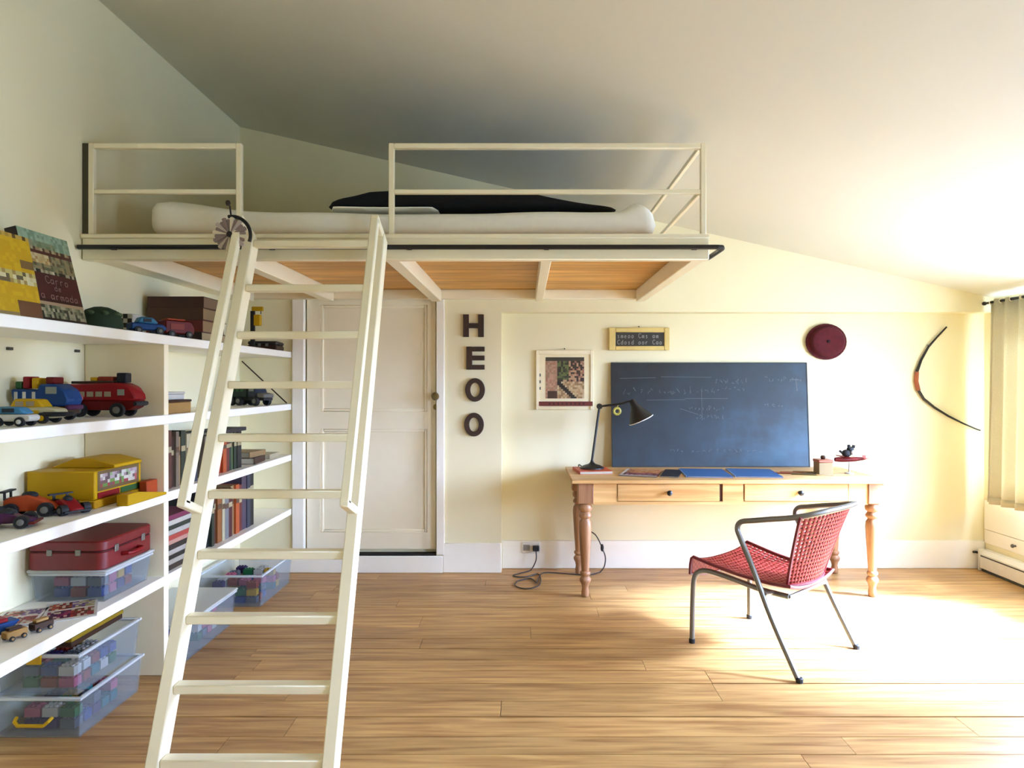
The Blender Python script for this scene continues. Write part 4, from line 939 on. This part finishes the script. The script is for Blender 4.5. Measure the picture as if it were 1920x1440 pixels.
# burgundy round hat
hp = at(1547, 641, YN)
t = thing('round_hat', 'round burgundy felt hat hung flat on the wall above the chalkboard', 'hat', (hp.x, YN, hp.z))
FELT = M('burgundy_felt', '#6a1020', .95, var=.25, scale=40, bump=.3)
hm = AY @ Matrix.Diagonal(Vector((1, .88, 1, 1)))
part('crown', MB().lathe([(.128, .03), (.125, .058), (.11, .068), (.07, .062), (.03, .058), (.001, .057)], 30, hm), FELT, t, sharp=60)
part('brim', MB().lathe([(.12, .001), (.145, .006), (.155, .016), (.152, .026), (.128, .0298)], 30, hm), FELT, t, sharp=60)
part('top_button', MB().lathe([(.012, .0575), (.012, .064), (.004, .068)], 10, AY), M('felt_dark', '#2d0812', .95), t)
# toy bow
pts = [at(p[0], p[1], YN-.02) for p in ((1775, 613), (1757, 632), (1741, 650), (1727, 675), (1719, 697), (1718, 715), (1722, 732), (1732, 748), (1752, 764), (1778, 780), (1806, 794), (1832, 805), (1838, 807))]
for p in pts: p.x = min(p.x, XR-.02)
t = thing('toy_bow', 'black curved toy bow with orange grip hanging by the curtain', 'bow', (pts[5].x, YN, pts[-1].z))
part('limb', MB().tube(pts[:5], [.006, .007, .008, .01, .012], 8), BLACK, t, **W); part('limb', MB().tube(pts[6:], [.011, .010, .009, .008, .006, .005, .005], 8), BLACK, t, **W)
part('grip', MB().tube(pts[4:7], .015, 10), M('grip_orange', '#c0683a', .6), t, label='orange brown grip', **W)
part('hook', MB().tube([(pts[2].x, YN, pts[2].z+.012), (pts[2].x, YN-.03, pts[2].z+.012)], .003, 6), CHROME, t, **W)

# ================================================================== CURTAIN, HEATER
cx_ = XR-.085
cu = thing('curtain', 'pleated off-white curtain hanging at the side window', 'curtain', (cx_, 4.48, .5))
def cf(u, v):
    yv = 4.86-.78*u; zv = .53+(2.0-.53)*v
    amp = .03*(1-.35*v); return (cx_+amp*math.sin(u*44)+.012*math.sin(u*17+2)-.03*(1-v)*.5, yv+.05*(1-v)*(.5-u)*.6, zv)
o = part('cloth', MB().grid(cf, 140, 8), curtain_mat(), cu, sharp=80, **W)
sd = o.modifiers.new('thick', 'SOLIDIFY'); sd.thickness = .002
hem = MB().grid(lambda u, v: (lambda p: (p[0]-.003, p[1], .53+.05*v))(cf(u, v*.034)), 140, 1)
o = part('hem', hem, MATS.get('curtain_hem') or M('curtain_hem', '#bdb59a', .9), cu, sharp=80, **W)
sd = o.modifiers.new('thick', 'SOLIDIFY'); sd.thickness = .002
part('rod', MB().tube([(cx_, 4.90, 1.985), (cx_, 2.25, 1.985)], .009, 8).ell((cx_, 4.915, 1.985), (.015, .02, .015), 10, 6), BLACK, cu, label='black curtain rod', **W)
for k in range(8): part('curtain_ring', MB().tube([(cx_+.016*math.cos(R(a)), 4.84-.1*k, 1.985+.016*math.sin(R(a))) for a in range(0, 360, 30)], .003, 6, True), CREAM, cu, **W)
hx = XR-.075; HY0 = 1.3
he = thing('baseboard_heater', 'low white baseboard heater along the window wall', 'heater', (hx, 3.2, 0))
part('housing', MB().prism([(0, .02), (.075, .02), (.075, .155), (.03, .155), (.0, .125)], HY0, 4.98, Matrix(((1, 0, 0, hx), (0, 0, 1, 0), (0, 1, 0, 0), (0, 0, 0, 1)))), M('heater_white', '#e9e5da', .4), he, .003, **W)
part('grille_slot', MB().box(hx-.002, hx+.0005, HY0+.02, 4.97, .108, .117), M('slot_dark', '#5a564e', .6), he, **W)
part('foot_rail', MB().box(hx+.006, hx+.07, HY0+.02, 4.97, .0, .0195), M('slot_dark'), he, **W)
part('end_cap', MB().box(hx-.003, hx+.075, 4.981, 5.0, .0, .157), M('heater_white'), he, .003, **W)
part('valve_pipe', MB().tube([(hx+.03, 5.0, .12), (hx-.01, 5.01, .13), (hx-.03, 5.01, .13)], .009, 8), BLACK, he, **W)
wp = thing('wall_panel', 'white boarded panel under the side window', 'panel', (XR-.01, 3.5, .2))
part('board', MB().box(XR-.014, XR, 1.6, 5.02, .20, .30), TRIM, wp, .002, **W); part('board', MB().box(XR-.014, XR, 1.6, 5.02, .303, .52), TRIM, wp, .002, **W)
part('knob', MB().lathe([(.008, 0), (.008, .012), (.014, .02), (.012, .028), (.001, .03)], 12, Matrix.Translation((XR-.014, 4.70, .25)) @ Matrix(((0, 0, -1, 0), (1, 0, 0, 0), (0, -1, 0, 0), (0, 0, 0, 1)))), GRY, wp, **W)

# ================================================================== SOCKET AND CORD
so = at(996, 1027, YN-.016); ys = YN-.016
t = thing('wall_socket', 'white wall socket in the baseboard beside the table', 'socket', (so.x, ys, so.z-.04))
part('plate', MB().box(-.07, .07, -.008, -.0005, 0, .085), M('socket_white', '#dcd9d0', .35), t, .003); part('outlet', MB().box(-.06, -.01, -.010, -.0082, .02, .065), M('socket_grey', '#b9b6ae', .4), t, .002)
cord = thing('lamp_cord', 'dark electric cord running from the wall socket to the table lamp', 'cord', (so.x+.035, ys-.03, 0))
part('plug', MB().box(so.x+.012, so.x+.06, ys-.045, ys-.0085, so.z-.018, so.z+.022), RUBBER, cord, .006, world=True)
CB_ = M('cord_dark', '#4a4340', .6)
def spl(pts, n=8):
    pts = [Vector(p) for p in pts]; out = []
    for i in range(len(pts)-1):
        a = pts[max(0, i-1)]; b = pts[i]; c = pts[i+1]; d = pts[min(len(pts)-1, i+2)]
        for k in range(n):
            t = k/n; out.append(.5*((2*b)+(-a+c)*t+(2*a-5*b+4*c-d)*t*t+(-a+3*b-3*c+d)*t*t*t))
    return out+[pts[-1]]
def onf(px, py, z=.005): s = (CY-py)/(z-CH); return Vector(((px-CX)/s, F/s, z))
P0 = Vector((so.x+.036, ys-.04, so.z-.018))
ctrl = [P0, P0+Vector((0, -.01, -.06)), P0+Vector((-.03, -.03, -.12)), onf(990, 1071), onf(962, 1079), onf(985, 1082), onf(1008, 1076), onf(1014, 1088), onf(1008, 1099), onf(985, 1104), onf(966, 1098), onf(972, 1089), onf(995, 1085), onf(1006, 1092, .011), onf(1010, 1083, .006), onf(1020, 1074), onf(1055, 1075), onf(1100, 1078), onf(1125, 1073)]
part('cable', MB().tube(spl(ctrl), .0045, 6), CB_, cord, **W)
b0 = onf(1125, 1073); yk = b0.y
up = [b0, at(1133, 1062, yk), at(1135, 1045, yk), at(1130, 1030, yk+.0), at(1120, 1008, yk), at(1110, 998, yk+.04), at(1094, 993, 4.985), Vector((.40, TY1+.016, .55)), Vector((.40, TY1+.016, TZ-.02)), Vector((.402, TY1+.014, TZ+.012)), Vector((.42, TY1-.03, TZ+.006)), Vector((lb.x-.03, 4.86, TZ+.006)), Vector((lb.x, 4.845, TZ+.006))]
part('cable', MB().tube(spl(up), .0045, 6), CB_, cord, **W)
swp = at(1129, 1027, yk); part('inline_switch', MB().ell(swp, (.012, .012, .028), 10, 8), RUBBER, cord, label='black inline switch', **W)

# ================================================================== RED ARMCHAIR
ch = thing('tube_armchair', 'steel tube armchair with a red woven seat and back at the table', 'chair', (1.31, 3.55, 0), math.atan2(.65, .76))
# local: x lateral, y forward, z up
r = .0135
for s in (-1, 1):
    part('front_leg', MB().tube(spl([(s*.285, .30, .004), (s*.283, .298, .2), (s*.278, .292, .34), (s*.262, .27, .385), (s*.235, .22, .392), (s*.205, .1, .372), (s*.195, -.05, .352), (s*.19, -.2, .35)], 5), r, 10), CHROME, ch)
    part('rear_leg', MB().tube(spl([(s*.305, -.31, .004), (s*.302, -.17, .26), (s*.30, -.07, .48), (s*.297, .0, .615), (s*.295, .02, .665), (s*.293, .0, .70), (s*.29, -.06, .715)], 5), r, 10), CHROME, ch)
arm = [(-.29, -.06, .715), (-.285, -.15, .735), (-.27, -.25, .755), (-.23, -.325, .775), (-.15, -.37, .79), (0, -.39, .795), (.15, -.37, .79), (.23, -.325, .775), (.27, -.25, .755), (.285, -.15, .735), (.29, -.06, .715)]
part('arm_hoop', MB().tube(spl(arm, 5), r, 10), CHROME, ch)
part('cross_bar', MB().tube([(-.19, -.2, .35), (.19, -.2, .35)], .009, 8), CHROME, ch)
for s in (-1, 1): part('side_stay', MB().tube([(s*.3, -.135, .37), (s*.19, -.12, .352)], .008, 8), CHROME, ch)
for s, y in ((-1, .30), (1, .30)): part('foot_cap', MB().lathe([(.016, 0), (.017, .02), (.0135, .024)], 10, Matrix.Translation((s*.285, y, 0))), RUBBER, ch)
for s in (-1, 1): part('foot_cap', MB().lathe([(.016, 0), (.017, .02), (.0135, .024)], 10, Matrix.Translation((s*.305, -.312, 0))), RUBBER, ch)
wm = bpy.data.materials.new('red_weave'); wm.use_nodes = True; nt = wm.node_tree; b = nt.nodes['Principled BSDF']; b.inputs['Roughness'].default_value = .55; b.inputs['Specular IOR Level'].default_value = .25
tc = nt.nodes.new('ShaderNodeTexCoord'); cz = nt.nodes.new('ShaderNodeTexChecker'); cz.inputs['Scale'].default_value = 62
cz.inputs[1].default_value = lin('#7c1712')+(1,); cz.inputs[2].default_value = lin('#983a30')+(1,)
nt.links.new(tc.outputs['Object'], cz.inputs['Vector']); nt.links.new(cz.outputs[0], b.inputs['Base Color'])
def seat_fn(u, v):                                     # u across, v front -> back
    x = (u-.5)*2; 
    tt = v
    if tt < .12: y = .322-.01*(1-tt/.12)**2*0-.03*(tt/.12)**2*.5; z = .345+.092*math.sin(tt/.12*math.pi/2)
    else:
        k = (tt-.12)/.88; y = .307-k*.53; z = .437-.052*math.sin(k*math.pi*.62)+.0*k
    half = .272-.045*v
    z += .022*abs(x)**3-.008*(1-x*x)
    return (x*half, y, z)
def back_fn(u, v):                                     # v bottom -> top
    x = (u-.5)*2; half = .19+.075*v
    y = -.235-.115*v-.02*v*v+.075*x*x*(.6+.4*v); z = .40+.36*v+.02*(1-x*x)*v
    return (x*half, y, z)
hole = lambda i, j: i % 2 == 1 and j % 2 == 1
o = part('seat', MB().grid(seat_fn, 43, 45, skip=lambda i, j: hole(i, j) and 4 < j), wm, ch, sharp=80); sd = o.modifiers.new('t', 'SOLIDIFY'); sd.thickness = .006
sr = [seat_fn(0, v/24) for v in range(25)]+[seat_fn(u/16, 1) for u in range(1, 17)]+[seat_fn(1, 1-v/24) for v in range(1, 25)]+[seat_fn(1-u/16, 0) for u in range(1, 16)]
part('seat_edge', MB().tube(sr, .009, 6, True), M('red_cord', '#8e1a22', .5), ch)
o = part('backrest', MB().grid(back_fn, 41, 35, skip=hole), wm, ch, sharp=80); sd = o.modifiers.new('t', 'SOLIDIFY'); sd.thickness = .006
br = [back_fn(0, v/20) for v in range(21)]+[back_fn(u/20, 1) for u in range(1, 21)]+[back_fn(1, 1-v/20) for v in range(1, 21)]+[back_fn(1-u/20, 0) for u in range(1, 20)]
part('back_edge', MB().tube(br, .008, 6, True), M('red_cord'), ch)
